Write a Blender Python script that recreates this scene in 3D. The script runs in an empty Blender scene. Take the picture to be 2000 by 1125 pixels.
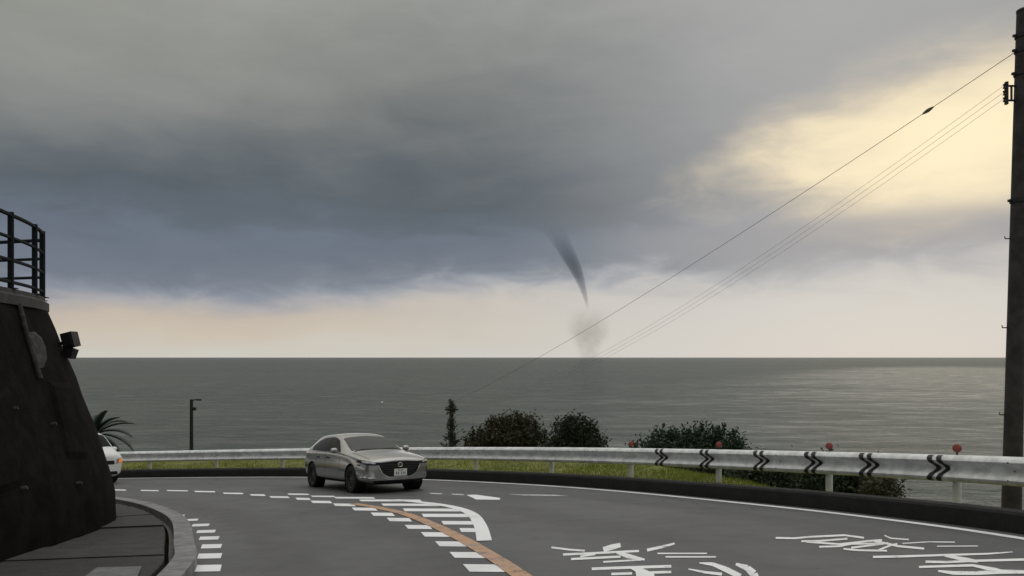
import bpy, bmesh, math, random
from mathutils import Vector, Matrix, noise as mnoise
from mathutils.bvhtree import BVHTree
random.seed(7)
R = math.radians
SC = bpy.context.scene
COL = SC.collection

# ------------------------------------------------------------------ camera, sky, sun, exposure
CZ = 22.0                                   # camera height above the sea
FPX = 1500.0                                # focal length in photo pixels (photo 2000 wide)
cam = bpy.data.cameras.new('camera'); co = bpy.data.objects.new('camera', cam); COL.objects.link(co)
cam.sensor_width = 36; cam.lens = 36 * FPX / 2000
cam.shift_y = (698 - 562.5) / 2000
cam.clip_start = 0.05; cam.clip_end = 200000
co.location = (0, 0, CZ); co.rotation_euler = (R(90), 0, 0)
SC.camera = co
SC.render.resolution_x = 1024; SC.render.resolution_y = 576
SC.view_settings.view_transform = 'Standard'; SC.view_settings.look = 'None'
SC.view_settings.exposure = 0.0; SC.view_settings.gamma = 1

SUN_AZ, SUN_EL = 27.0, 13.5                 # degrees right of the view axis, above horizon

def lin(r, g, b):
    f = lambda c: (c/255/12.92 if c/255 <= .04045 else ((c/255+.055)/1.055)**2.4)
    return (f(r), f(g), f(b), 1)

class NT:
    """tiny node-tree helper"""
    def __init__(s, tree):
        s.t = tree; tree.nodes.clear()
    def n(s, typ, ins=None, **kw):
        nd = s.t.nodes.new(typ)
        for k, v in kw.items(): setattr(nd, k, v)
        for k, v in (ins or {}).items():
            if hasattr(v, 'is_output') or isinstance(v, bpy.types.NodeSocket): s.t.links.new(v, nd.inputs[k])
            else: nd.inputs[k].default_value = v
        return nd
    def m(s, op, a, b=None, c=None, clamp=False):
        nd = s.t.nodes.new('ShaderNodeMath'); nd.operation = op; nd.use_clamp = clamp
        for i, v in enumerate((a, b, c)):
            if v is None: continue
            if isinstance(v, bpy.types.NodeSocket): s.t.links.new(v, nd.inputs[i])
            else: nd.inputs[i].default_value = v
        return nd.outputs[0]
    def ramp(s, fac, stops, interp='LINEAR'):
        nd = s.t.nodes.new('ShaderNodeValToRGB'); cr = nd.color_ramp; cr.interpolation = interp
        while len(cr.elements) > 1: cr.elements.remove(cr.elements[-1])
        for i, (p, c) in enumerate(stops):
            e = cr.elements[0] if i == 0 else cr.elements.new(p)
            e.position = p; e.color = c if len(c) == 4 else (*c, 1)
        s.t.links.new(fac, nd.inputs[0]); return nd.outputs[0]
    def mix(s, fac, a, b, blend='MIX'):
        nd = s.t.nodes.new('ShaderNodeMix'); nd.data_type = 'RGBA'; nd.blend_type = blend
        for i, v in ((0, fac), (6, a), (7, b)):
            if isinstance(v, bpy.types.NodeSocket): s.t.links.new(v, nd.inputs[i])
            else: nd.inputs[i].default_value = v
        return nd.outputs[2]
    def smooth(s, v, lo, hi):
        nd = s.t.nodes.new('ShaderNodeMapRange'); nd.interpolation_type = 'SMOOTHSTEP'
        s.t.links.new(v, nd.inputs[0]); nd.inputs[1].default_value = lo; nd.inputs[2].default_value = hi
        return nd.outputs[0]
    def noise(s, vec, scale, detail=3, rough=.5, out=0, dist=0):
        nd = s.n('ShaderNodeTexNoise', {'Scale': scale, 'Detail': detail, 'Roughness': rough, 'Distortion': dist})
        s.t.links.new(vec, nd.inputs['Vector']); return nd.outputs[out]

W = bpy.data.worlds.new('World'); SC.world = W; W.use_nodes = True
def build_world():
    w = NT(W.node_tree)
    tc = w.n('ShaderNodeTexCoord').outputs['Generated']
    sp = w.n('ShaderNodeSeparateXYZ', {0: tc})
    X, Y, Z = sp.outputs
    el = w.m('MULTIPLY', w.m('ARCSINE', Z), 180/math.pi)             # elevation in degrees
    az = w.m('MULTIPLY', w.m('ARCTAN2', X, Y), 180/math.pi)          # azimuth in degrees
    mp = w.n('ShaderNodeMapping', {'Vector': tc, 'Scale': (1, 1, 3.2)}).outputs[0]
    mp2 = w.n('ShaderNodeMapping', {'Vector': tc, 'Scale': (1, 1, 2.2), 'Location': (3.1, 1.7, .4)}).outputs[0]
    n1 = w.m('SUBTRACT', w.noise(mp, 2.6, 4, .5), .5)
    n2 = w.m('SUBTRACT', w.noise(mp, 10, 6, .58, dist=.5), .5)
    n3 = w.m('SUBTRACT', w.noise(mp2, 4.2, 5, .52, dist=.3), .5)
    amp = w.smooth(el, 0.5, 12)
    # cloud-base line climbs a little towards the sun side; billows wobble it
    wob = w.m('ADD', w.m('MULTIPLY', n1, w.m('MULTIPLY_ADD', amp, 9, 1.0)),
              w.m('MULTIPLY', n2, w.m('MULTIPLY_ADD', amp, 2.2, 2.2)))
    side = w.m('MULTIPLY', w.m('SINE', w.m('MULTIPLY', az, math.pi/180)), -1.7)
    t = w.m('ADD', w.m('ADD', el, wob), w.m('MULTIPLY', side, w.smooth(el, 1, 4)))
    t = w.m('DIVIDE', t, 90, clamp=True)
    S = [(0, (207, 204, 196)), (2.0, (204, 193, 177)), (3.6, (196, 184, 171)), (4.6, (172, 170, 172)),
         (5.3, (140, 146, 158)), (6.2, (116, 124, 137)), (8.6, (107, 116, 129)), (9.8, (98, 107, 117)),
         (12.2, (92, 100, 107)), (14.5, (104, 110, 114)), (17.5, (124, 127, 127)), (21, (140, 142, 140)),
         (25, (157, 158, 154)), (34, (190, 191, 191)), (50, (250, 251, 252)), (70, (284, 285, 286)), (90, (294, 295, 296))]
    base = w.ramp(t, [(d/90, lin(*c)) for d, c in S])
    # broad mottling
    mott = w.m('MULTIPLY_ADD', n3, w.m('MULTIPLY_ADD', amp, .42, .06), 1.0)
    cm = w.n('ShaderNodeCombineColor', {0: mott, 1: mott, 2: mott}).outputs[0]
    base = w.mix(1, base, cm, 'MULTIPLY')
    wl = w.m('MULTIPLY', w.smooth(az, 8, -40), w.smooth(el, 13, 21))
    base = w.mix(w.m('MULTIPLY', wl, .45), base, lin(158, 158, 146))
    # ---- break in the cloud round the hidden sun
    sa, se = R(SUN_AZ), R(SUN_EL)
    da = w.m('SUBTRACT', az, SUN_AZ + 3.4); de = w.m('SUBTRACT', el, SUN_EL + .1)
    da = w.m('ADD', da, w.m('MULTIPLY', de, -.55))
    r2 = w.m('ADD', w.m('POWER', w.m('DIVIDE', da, 12.8), 2), w.m('POWER', w.m('DIVIDE', de, 4.9), 2))
    rr = w.m('SQRT', r2)
    rr = w.m('ADD', rr, w.m('ADD', w.m('MULTIPLY', n3, 1.3), w.m('MULTIPLY', n2, .75)))
    # broad veil of light round it
    sd = (math.sin(sa)*math.cos(se), math.cos(sa)*math.cos(se), math.sin(se))
    dt = w.n('ShaderNodeVectorMath', {0: tc, 1: sd}, operation='DOT_PRODUCT').outputs['Value']
    ang = w.m('MULTIPLY', w.m('ARCCOSINE', dt), 180/math.pi)
    veil = w.m('MULTIPLY', w.m('SUBTRACT', 1, w.smooth(ang, 5, 29)), .58)
    c = w.mix(veil, base, lin(182, 182, 184))
    # the low pale band is also brighter below the sun
    low = w.m('MULTIPLY', w.m('SUBTRACT', 1, w.smooth(w.m('ADD', el, w.m('MULTIPLY', n2, 4)), 3.2, 7.6)), w.m('SUBTRACT', 1, w.smooth(ang, 12, 50)))
    c = w.mix(w.m('MULTIPLY', low, .85), c, lin(205, 205, 203))
    # grey cloud bar under the break
    eb = w.m('ADD', el, w.m('MULTIPLY', n2, 2.2))
    bar = w.m('MULTIPLY', w.m('MULTIPLY', w.smooth(eb, 6.6, 8.0), w.m('SUBTRACT', 1, w.smooth(eb, 8.6, 10.2))), w.smooth(az, 4, 14))
    c = w.mix(w.m('SUBTRACT', 1, w.smooth(rr, .4, 1.5)), c, lin(224, 210, 184))
    c = w.mix(w.m('SUBTRACT', 1, w.smooth(rr, .05, 1.05)), c, lin(255, 239, 201))
    c = w.mix(w.m('MULTIPLY', bar, .62), c, lin(152, 153, 158))
    # clear air between the clouds
    sky = w.n('ShaderNodeTexSky', sky_type='NISHITA', sun_disc=False, sun_elevation=R(SUN_EL), sun_rotation=R(SUN_AZ))
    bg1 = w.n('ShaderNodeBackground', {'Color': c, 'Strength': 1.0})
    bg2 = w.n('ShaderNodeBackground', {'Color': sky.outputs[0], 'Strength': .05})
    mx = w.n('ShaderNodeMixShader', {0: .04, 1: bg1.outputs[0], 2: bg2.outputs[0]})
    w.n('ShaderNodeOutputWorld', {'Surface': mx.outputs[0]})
build_world()

sl = bpy.data.lights.new('sun', 'SUN'); sl.energy = 0.5; sl.angle = R(150); sl.color = (1, .90, .74)
so = bpy.data.objects.new('sun', sl); COL.objects.link(so)
sdir = Vector((math.sin(R(SUN_AZ))*math.cos(R(SUN_EL)), math.cos(R(SUN_AZ))*math.cos(R(SUN_EL)), math.sin(R(SUN_EL))))
so.rotation_euler = sdir.to_track_quat('Z', 'Y').to_euler(); so.location = (40, 60, 60)

# ------------------------------------------------------------------ helpers
MATS = {}
def mat(name, col, rough=.7, metal=0, var=.0, vscale=6, bump=0, bscale=40, spec=.5, col2=None, coat=0, obj=True, emit=None, thresh=None, randv=0):
    """procedural Principled material: colour varied by noise, optional bump"""
    if name in MATS: return MATS[name]
    m = bpy.data.materials.new(name); m.use_nodes = True; w = NT(m.node_tree)
    tc = w.n('ShaderNodeTexCoord').outputs['Object'] if obj else w.n('ShaderNodeNewGeometry').outputs['Position']
    c1 = (*col, 1); c2 = (*(col2 or tuple(x*(1-var) for x in col)), 1)
    fac = w.noise(tc, vscale, 5, .6)
    lo, hi = thresh or (.35, .65)
    base = w.mix(w.smooth(fac, lo, hi), c1, c2)
    if randv:
        oi = w.n('ShaderNodeObjectInfo').outputs['Random']
        k = w.m('MULTIPLY_ADD', oi, randv, 1-randv/2)
        base = w.mix(1, base, w.n('ShaderNodeCombineColor', {0: k, 1: k, 2: k}).outputs[0], 'MULTIPLY')
    p = w.n('ShaderNodeBsdfPrincipled', {'Base Color': base, 'Roughness': rough, 'Metallic': metal, 'Specular IOR Level': spec, 'Coat Weight': coat, 'Coat Roughness': .08})
    if emit: p.inputs['Emission Color'].default_value = (*emit[0], 1); p.inputs['Emission Strength'].default_value = emit[1]
    if bump:
        b = w.n('ShaderNodeBump', {'Strength': bump, 'Distance': .02, 'Height': w.noise(tc, bscale, 6, .6)})
        w.t.links.new(b.outputs[0], p.inputs['Normal'])
    w.n('ShaderNodeOutputMaterial', {'Surface': p.outputs[0]})
    MATS[name] = m; return m

def mesh_obj(name, verts, faces, m, parent=None, smooth=False):
    me = bpy.data.meshes.new(name); me.from_pydata([tuple(v) for v in verts], [], faces); me.update()
    return link(name, me, m, parent, smooth)
def link(name, me, m, parent=None, smooth=False):
    if m is not None:
        if isinstance(m, (list, tuple)):
            for x in m: me.materials.append(x)
        elif not me.materials: me.materials.append(m)
    if smooth:
        for p in me.polygons: p.use_smooth = True
    o = bpy.data.objects.new(name, me); COL.objects.link(o)
    if parent: o.parent = parent
    return o
def empty(name, loc=(0, 0, 0), rz=0):
    o = bpy.data.objects.new(name, None); COL.objects.link(o); o.location = loc; o.rotation_euler.z = rz
    o.empty_display_size = .2; return o
def tag(o, label=None, cat=None, group=None, kind=None):
    if label: o['label'] = label
    if cat: o['category'] = cat
    if group: o['group'] = group
    if kind: o['kind'] = kind
    return o

class MB:
    """collects simple shapes into ONE mesh"""
    def __init__(s): s.v = []; s.f = []
    def add(s, vs, fs):
        n = len(s.v); s.v += [Vector(v) for v in vs]; s.f += [tuple(i+n for i in f) for f in fs]; return s
    def box(s, c, size, rot=None):
        c = Vector(c); hx, hy, hz = (d/2 for d in size)
        vs = [Vector((x, y, z)) for x in (-hx, hx) for y in (-hy, hy) for z in (-hz, hz)]
        if rot is not None: vs = [rot @ v for v in vs]
        return s.add([c+v for v in vs], [(0,1,3,2),(4,6,7,5),(0,4,5,1),(2,3,7,6),(0,2,6,4),(1,5,7,3)])
    def tube(s, pts, rads, seg=8, cap=True):
        pts = [Vector(p) for p in pts]
        if not hasattr(rads, '__len__'): rads = [rads]*len(pts)
        rings = []; up = None
        for i, p in enumerate(pts):
            d = (pts[min(i+1, len(pts)-1)] - pts[max(i-1, 0)]).normalized()
            if up is None:
                a = Vector((0, 0, 1)) if abs(d.z) < .9 else Vector((1, 0, 0))
                up = (a - d*a.dot(d)).normalized()
            up = (up - d*up.dot(d)).normalized(); sd = d.cross(up)
            rings.append([p + (up*math.cos(k*2*math.pi/seg) + sd*math.sin(k*2*math.pi/seg))*rads[i] for k in range(seg)])
        vs = [v for r in rings for v in r]; fs = []
        for i in range(len(rings)-1):
            for k in range(seg):
                a = i*seg+k; b = i*seg+(k+1) % seg
                fs.append((a, b, b+seg, a+seg))
        if cap:
            fs.append(tuple(range(seg-1, -1, -1))); fs.append(tuple(len(vs)-seg+k for k in range(seg)))
        return s.add(vs, fs)
    def lathe(s, prof, axis='z', seg=20, c=(0, 0, 0)):
        vs = []; fs = []; c = Vector(c)
        for (r, h) in prof:
            for k in range(seg):
                a = k*2*math.pi/seg; x, y = r*math.cos(a), r*math.sin(a)
                vs.append(c + (Vector((x, y, h)) if axis == 'z' else Vector((x, h, y))))
        for i in range(len(prof)-1):
            for k in range(seg):
                a = i*seg+k; b = i*seg+(k+1) % seg; fs.append((a, b, b+seg, a+seg))
        return s.add(vs, fs)
    def build(s, name, m, parent=None, smooth=False):
        o = mesh_obj(name, s.v, s.f, m, parent, False)
        if smooth: shade(o)
        return o
def shade(o, angle=40):
    me = o.data
    for p in me.polygons: p.use_smooth = True
    try: me.set_sharp_from_angle(angle=R(angle))
    except Exception: pass

def catmull(P, step=.4):
    P = [Vector(p) for p in P]; out = []
    for i in range(len(P)-1):
        p0 = P[max(i-1, 0)]; p1 = P[i]; p2 = P[i+1]; p3 = P[min(i+2, len(P)-1)]
        n = max(2, int((p2-p1).length/step))
        for k in range(n):
            t = k/n
            out.append(.5*((2*p1)+(p2-p0)*t+(2*p0-5*p1+4*p2-p3)*t*t+(3*p1-p0-3*p2+p3)*t**3))
    out.append(P[-1].copy()); return out
def normals2(C):      # normal to the left of travel
    N = []
    for i in range(len(C)):
        d = (C[min(i+1, len(C)-1)] - C[max(i-1, 0)]); N.append(Vector((-d.y, d.x)).normalized())
    return N
def offset(C, o):
    N = normals2(C); return [c + n*(o(i) if callable(o) else o) for i, (c, n) in enumerate(zip(C, N))]

# the road lies on one tilted plane: falls away from the camera, banked down to the left
SLOPE, BANK, EYE = .09, .025, 1.5
def zr(x, y): return CZ - EYE - SLOPE*y + BANK*x
def onroad(p, h=0): return Vector((p[0], p[1], zr(p[0], p[1]) + h))
def ground(u, v, h=0):                       # photo pixel -> point on the road plane
    a = (u-1000)/FPX; k = (v-698)/FPX; d = (EYE-h)/(k-SLOPE+BANK*a)
    return Vector((a*d, d, zr(a*d, d)+h))
def at(u, v, d):                             # photo pixel at depth d
    return Vector(((u-1000)/FPX*d, d, CZ-(v-698)/FPX*d))

# plan curves (x, y), from behind the camera round the bend to the left
KERB = catmull([(7.4,-40),(7.5,-15),(7.4,0),(7.05,5.5),(6.42,9.2),(5.72,11.4),(4.58,13.8),(2.6,17.2),(.55,19.9),(-2.3,22.7),(-5.5,24.9),(-9,26.4),(-13.5,27.5),(-20,28.3),(-34,28.8),(-70,29)])
INNER = catmull([(-1.6,-40),(-1.6,-15),(-1.9,0),(-2.55,4.6),(-3.39,8.14),(-4.02,9.72),(-5.35,12.6),(-6.75,14.8),(-8.09,16.47),(-9.4,17.7),(-12,19.3),(-16,20.4),(-34,21.2),(-70,21.4)])
WALL = catmull([(-4.6,-40),(-4.7,-15),(-5.0,0),(-5.4,4.6),(-5.95,8.9),(-6.24,10.95),(-6.59,12.55),(-7.2,13.85),(-8.6,15.1),(-10.9,16.4),(-13.4,17.6),(-17,18.4),(-34,19.2),(-70,19.4)])
CENTRE = catmull([(1.9,-40),(1.9,-15),(1.6,0),(.75,5),(.05,7.83),(-.27,9.0),(-.69,10.39),(-1.27,12.1),(-1.98,13.66),(-3.1,15.55),(-4.62,17.3),(-7.2,19.4),(-9.36,20.8),(-11.5,21.9),(-16,23.3),(-34,24.6),(-70,24.8)])

# ------------------------------------------------------------------ materials
def asphalt():
    m = bpy.data.materials.new('asphalt'); m.use_nodes = True; w = NT(m.node_tree)
    pos = w.n('ShaderNodeNewGeometry').outputs['Position']
    big = w.noise(pos, .35, 4, .55); mid = w.noise(pos, 2.2, 5, .6); fine = w.noise(pos, 90, 3, .7)
    c = w.mix(w.smooth(big, .35, .7), (.070, .071, .073, 1), (.098, .099, .100, 1))
    c = w.mix(w.m('MULTIPLY', w.smooth(mid, .5, .75), .45), c, (.064, .064, .066, 1))
    c = w.mix(w.m('MULTIPLY', w.smooth(fine, .45, .75), .5), c, (.16, .16, .155, 1))
    vo = w.n('ShaderNodeTexVoronoi', {'Scale': .55, 'Vector': w.n('ShaderNodeVectorMath', {0: pos, 1: w.n('ShaderNodeVectorMath', {0: w.noise(pos, 1.5, 4, .6, out=1), 3: .8}, operation='SCALE').outputs[0]}, operation='ADD').outputs[0]}, feature='DISTANCE_TO_EDGE').outputs['Distance']
    crack = w.m('MULTIPLY', w.m('SUBTRACT', 1, w.smooth(vo, .004, .018)), w.smooth(w.noise(pos, .25, 2, .5), .5, .62))
    lat = w.n('ShaderNodeAttribute', attribute_name='lateral').outputs['Fac']
    tr = None
    for k in (.13, .32, .58, .82):           # wheel tracks: polished, darker with rubber
        g_ = w.m('SUBTRACT', 1, w.smooth(w.m('ABSOLUTE', w.m('SUBTRACT', w.m('ADD', lat, w.m('MULTIPLY_ADD', mid, .03, -.015)), k)), .015, .06)); tr = g_ if tr is None else w.m('ADD', tr, g_)
    c = w.mix(w.m('MULTIPLY', tr, w.m('MULTIPLY_ADD', big, .5, .12)), c, (.050, .050, .052, 1))
    c = w.mix(w.m('MULTIPLY', crack, .7), c, (.03, .03, .03, 1))
    r = w.m('MULTIPLY_ADD', mid, .25, .5)
    b = w.n('ShaderNodeBump', {'Strength': .55, 'Distance': .006, 'Height': fine})
    p = w.n('ShaderNodeBsdfPrincipled', {'Base Color': c, 'Roughness': r, 'Normal': b.outputs[0], 'Specular IOR Level': .5})
    w.n('ShaderNodeOutputMaterial', {'Surface': p.outputs[0]}); return m
def paint(name, col, wear=.6):
    m = bpy.data.materials.new(name); m.use_nodes = True; w = NT(m.node_tree)
    pos = w.n('ShaderNodeNewGeometry').outputs['Position']
    n1 = w.noise(pos, 5, 6, .65); n2 = w.noise(pos, 45, 4, .7)
    f = w.smooth(w.m('ADD', w.m('MULTIPLY', n1, .6), w.m('MULTIPLY', n2, .4)), wear-.06, wear+.06)
    c = w.mix(f, (*col, 1), (.11, .108, .105, 1))
    c = w.mix(w.m('MULTIPLY', w.smooth(w.noise(pos, 1.3, 3, .5), .4, .8), .3), c, (.35, .34, .33, 1))
    p = w.n('ShaderNodeBsdfPrincipled', {'Base Color': c, 'Roughness': .6})
    w.n('ShaderNodeOutputMaterial', {'Surface': p.outputs[0]}); return m
def sea_mat():
    m = bpy.data.materials.new('sea_water'); m.use_nodes = True; w = NT(m.node_tree)
    pos = w.n('ShaderNodeNewGeometry').outputs['Position']
    st = w.n('ShaderNodeMapping', {'Vector': pos, 'Rotation': (0, 0, .25), 'Scale': (.45, 1, 1)}).outputs[0]
    swell = w.noise(st, .035, 4, .55); chop = w.noise(st, .22, 5, .6); rip = w.noise(st, 1.4, 3, .6)
    h = w.m('ADD', w.m('MULTIPLY', swell, 2.6), w.m('ADD', w.m('MULTIPLY', chop, 1.7), w.m('MULTIPLY', rip, .14)))
    b = w.n('ShaderNodeBump', {'Strength': .85, 'Distance': 1.0, 'Height': h})
    patch = w.noise(st, .004, 4, .5)
    c = w.mix(w.smooth(patch, .35, .7), (.048, .064, .058, 1), (.060, .075, .067, 1))
    # sunward glare painted in: a ragged ellipse on the right with raised reflection strength
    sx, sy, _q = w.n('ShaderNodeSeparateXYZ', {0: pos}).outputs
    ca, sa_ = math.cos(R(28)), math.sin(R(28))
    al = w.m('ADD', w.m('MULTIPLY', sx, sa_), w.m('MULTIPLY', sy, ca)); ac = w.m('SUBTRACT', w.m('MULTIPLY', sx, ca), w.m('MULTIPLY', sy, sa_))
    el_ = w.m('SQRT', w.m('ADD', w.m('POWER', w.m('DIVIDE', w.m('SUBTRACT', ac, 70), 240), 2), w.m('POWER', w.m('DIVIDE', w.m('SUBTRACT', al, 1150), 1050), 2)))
    sea_glare = w.m('SUBTRACT', 1, w.smooth(w.m('ADD', el_, w.m('MULTIPLY_ADD', w.noise(st, .012, 5, .6), 1.2, -.6)), .45, 1.25))
    glit = w.smooth(w.noise(st, .10, 5, .65), .42, .72)
    # rough sea: wave faces hide one another, so only part of the grazing Fresnel reflection survives
    fr = w.n('ShaderNodeFresnel', {'IOR': 1.333, 'Normal': b.outputs[0]}).outputs[0]
    d = w.n('ShaderNodeBsdfDiffuse', {'Color': c, 'Normal': b.outputs[0]})
    g = w.n('ShaderNodeBsdfGlossy', {'Color': (1, 1, 1, 1), 'Roughness': .17, 'Normal': b.outputs[0]})
    mx = w.n('ShaderNodeMixShader', {0: w.m('MULTIPLY', fr, w.m('ADD', w.m('MULTIPLY_ADD', glit, .14, .25), w.m('MULTIPLY', sea_glare, w.m('MULTIPLY_ADD', glit, .22, .24)))), 1: d.outputs[0], 2: g.outputs[0]})
    w.n('ShaderNodeOutputMaterial', {'Surface': mx.outputs[0]}); return m
M_ASPH = asphalt(); M_WHITE = paint('white_road_paint', (.88, .89, .88), .66); M_LETT = paint('worn_lettering_paint', (.86, .86, .85), .60); M_OLDW = paint('worn_road_paint', (.6, .6, .6), .55); M_ORANGE = paint('orange_road_paint', (.52, .30, .17), .56)
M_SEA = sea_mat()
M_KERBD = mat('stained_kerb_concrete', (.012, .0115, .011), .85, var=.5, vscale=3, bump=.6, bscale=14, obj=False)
M_KERBL = mat('pale_kerb_concrete', (.27, .262, .26), .8, var=.35, vscale=5, bump=.4, bscale=30, obj=False, randv=.2)
M_SLAB = mat('dark_paving_concrete', (.040, .038, .038), .8, var=.4, vscale=4, bump=.5, bscale=25, obj=False, randv=.35)
M_SLABG = mat('joint_earth', (.012, .011, .01), .95, var=.4, obj=False)
M_PLATE = mat('pale_cover_concrete', (.17, .17, .175), .75, var=.3, vscale=8, bump=.4, obj=False)
M_EARTH = mat('bank_soil', (.20, .205, .042), .95, col2=(.12, .125, .034), vscale=1.2, bump=.8, bscale=3, obj=False)
M_TERR = mat('terrace_soil', (.07, .065, .055), .95, var=.4, vscale=1, obj=False)
M_GALV = mat('galvanised_steel', (.84, .85, .83), .4, metal=.12, var=.28, vscale=5, bump=.05, bscale=30, obj=False)
M_POSTW = mat('white_post_paint', (.62, .63, .56), .55, var=.2, vscale=5, obj=False)
M_BLACK = mat('black_sheeting', (.012, .012, .012), .6, var=.2)
M_GREYB = mat('weathered_bolt', (.22, .21, .20), .6, metal=.3, var=.3)
M_RED = mat('red_reflector', (.36, .085, .06), .35, var=.3, vscale=20)
M_REDRIM = mat('reflector_rim', (.45, .16, .12), .5, var=.2)
M_POLE = mat('weathered_pole_concrete', (.055, .048, .045), .85, var=.5, vscale=4, bump=.3, bscale=30)
M_STEEL = mat('dark_steel', (.025, .025, .027), .55, metal=.3, var=.3)
M_RAILP = mat('black_railing_paint', (.007, .009, .011), .75, var=.3, spec=.2)
M_WIRE = mat('wire_rubber', (.20, .17, .15), .6, var=.1)
M_TRUNK = mat('bark', (.06, .05, .04), .9, var=.4, vscale=12, bump=.5)

# ------------------------------------------------------------------ the setting: sea, road, land
def disc(name, rads, m):
    vs = [(0, 0, 0)]; fs = []; seg = 96
    for r in rads:
        vs += [(r*math.cos(k*2*math.pi/seg), r*math.sin(k*2*math.pi/seg), 0) for k in range(seg)]
    for k in range(seg): fs.append((0, 1+k, 1+(k+1) % seg))
    for i in range(len(rads)-1):
        for k in range(seg):
            a = 1+i*seg+k; b = 1+i*seg+(k+1) % seg; fs.append((a, a+seg, b+seg, b))
    return mesh_obj(name, vs, fs, m)
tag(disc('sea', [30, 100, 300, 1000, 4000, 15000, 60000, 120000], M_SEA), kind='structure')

def resample(C, n):
    L = [0]
    for a, b in zip(C, C[1:]): L.append(L[-1]+(b-a).length)
    out = []; j = 0
    for i in range(n):
        t = L[-1]*i/(n-1)
        while j < len(L)-2 and L[j+1] < t: j += 1
        k = (t-L[j])/max(1e-9, L[j+1]-L[j]); out.append(C[j].lerp(C[j+1], min(1, k)))
    return out
def sheet(name, A, B, hA, hB, m, rows=6, parent=None):
    n = max(len(A), len(B)); A = resample(A, n); B = resample(B, n); vs = []; fs = []
    for i in range(n):
        for r in range(rows+1):
            t = r/rows; p = A[i].lerp(B[i], t); vs.append(onroad(p, hA+(hB-hA)*t))
    for i in range(n-1):
        for r in range(rows):
            a = i*(rows+1)+r; fs.append((a, a+rows+1, a+rows+2, a+1))
    return mesh_obj(name, vs, fs, m, parent)
road = tag(sheet('road', offset(INNER, .3), offset(KERB, -.25), 0, 0, M_ASPH), kind='structure')
la = road.data.attributes.new('lateral', 'FLOAT', 'POINT')
for i_ in range(len(road.data.vertices)): la.data[i_].value = (i_ % 7)/6
tag(sheet('pavement', offset(INNER, .32), offset(WALL, .6), -.25, -.25, M_SLABG), kind='structure')
PAVE = bpy.data.objects['pavement']

# outer kerb: low dark concrete wall; KERB curve is its road foot, outside is to the right of travel
KN = normals2(KERB)
def sweep(C, prof, m, name, parent=None, i0=0, i1=None, smooth=False, cap=True):
    """prof: list of (outward offset, height above road plane at the curve)"""
    N = normals2(C); i1 = len(C) if i1 is None else i1; vs = []; fs = []; k = len(prof)
    for i in range(i0, i1):
        for (o, h) in prof:
            p = C[i] - N[i]*o; vs.append(Vector((p.x, p.y, zr(C[i].x, C[i].y)+h)))
    for i in range(i1-i0-1):
        for j in range(k-1):
            a = i*k+j; fs.append((a, a+1, a+1+k, a+k))
    if cap: fs += [tuple(range(k-1, -1, -1)), tuple((i1-i0-1)*k+j for j in range(k))]
    return mesh_obj(name, vs, fs, m, parent, smooth)
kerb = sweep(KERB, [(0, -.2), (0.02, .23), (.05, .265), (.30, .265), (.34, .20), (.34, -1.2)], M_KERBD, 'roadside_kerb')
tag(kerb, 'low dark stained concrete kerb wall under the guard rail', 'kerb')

# seaward ground: grass verge that narrows to nothing on the right, then a steep bank
def verge_w(p):
    if p.x > 4.4: return .5
    if p.x > 1.6: return .5 + (4.4-p.x)*.75
    return min(4.2, 2.6 + (1.6-p.x)*.45)
def bank_h(off, wv):
    e = off-wv
    return .19 + .045*min(off, wv) - (0 if e < 0 else min(e, 1)*.35 + max(0, e-1)*.75)
def land():
    C = resample(KERB, 150); N = normals2(C); vs = []; fs = []
    for i in range(len(C)):
        wv = verge_w(C[i])
        cols = [.32, .8 if wv > 1 else .4, wv*.6, wv, wv+.7, wv+2, wv+4, wv+8, wv+16, wv+32]
        for o in cols:
            p = C[i]-N[i]*o; bz = zr(C[i].x, C[i].y)
            rough = mnoise.noise(Vector((p.x*.6, p.y*.6, 0)))*.1*min(1, max(0, o-1))
            vs.append((p.x, p.y, max(-3, bz+bank_h(o, wv)+rough)))
    k = 10
    for i in range(len(C)-1):
        for j in range(k-1):
            a = i*k+j; fs.append((a, a+1, a+1+k, a+k))
    return mesh_obj('coastal_bank', vs, fs, M_EARTH, None, True)
bank = tag(land(), kind='structure')
def bank_bvh():
    return BVHTree.FromPolygons([v.co.copy() for v in bank.data.vertices], [tuple(p.vertices) for p in bank.data.polygons])
BB = bank_bvh()
def land_z(x, y):
    h = BB.ray_cast(Vector((x, y, 60)), Vector((0, 0, -1)))
    return h[0].z if h[0] else 0
# ------------------------------------------------------------------ road markings (paint laid on the road)
def strip_poly(name, quads, m, h=.005):
    """quads: list of 4-point pixel polygons or lists of ground Vectors -> one painted piece"""
    vs = []; fs = []
    for q in quads:
        n = len(vs); vs += [Vector(p)+Vector((0, 0, h)) for p in q]; fs.append(tuple(range(n, n+len(q))))
    o = mesh_obj(name, vs, fs, m, road)
    me = o.data; bm = bmesh.new(); bm.from_mesh(me); bmesh.ops.recalc_face_normals(bm, faces=bm.faces)
    for f in bm.faces:
        if f.normal.z < 0: f.normal_flip()
    bm.to_mesh(me); bm.free(); return o
def band(name, C, w, m, h=.005, i0=0, i1=None):
    A = offset(C, w/2); B = offset(C, -w/2); i1 = len(C)-1 if i1 is None else i1
    return strip_poly(name, [[onroad(A[i]), onroad(B[i]), onroad(B[i+1]), onroad(A[i+1])] for i in range(i0, i1)], m, h)
EDGE = offset(KERB, .28)
band('edge_line', EDGE, .15, M_WHITE)
def px_dash(name, u0, u1, v, th, m, skew=0, slant=0):
    a, b = v-th/2, v+th/2
    return strip_poly(name, [[ground(u0, a), ground(u1, a+slant), ground(u1+skew, b+slant), ground(u0+skew, b)]], m)
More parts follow.
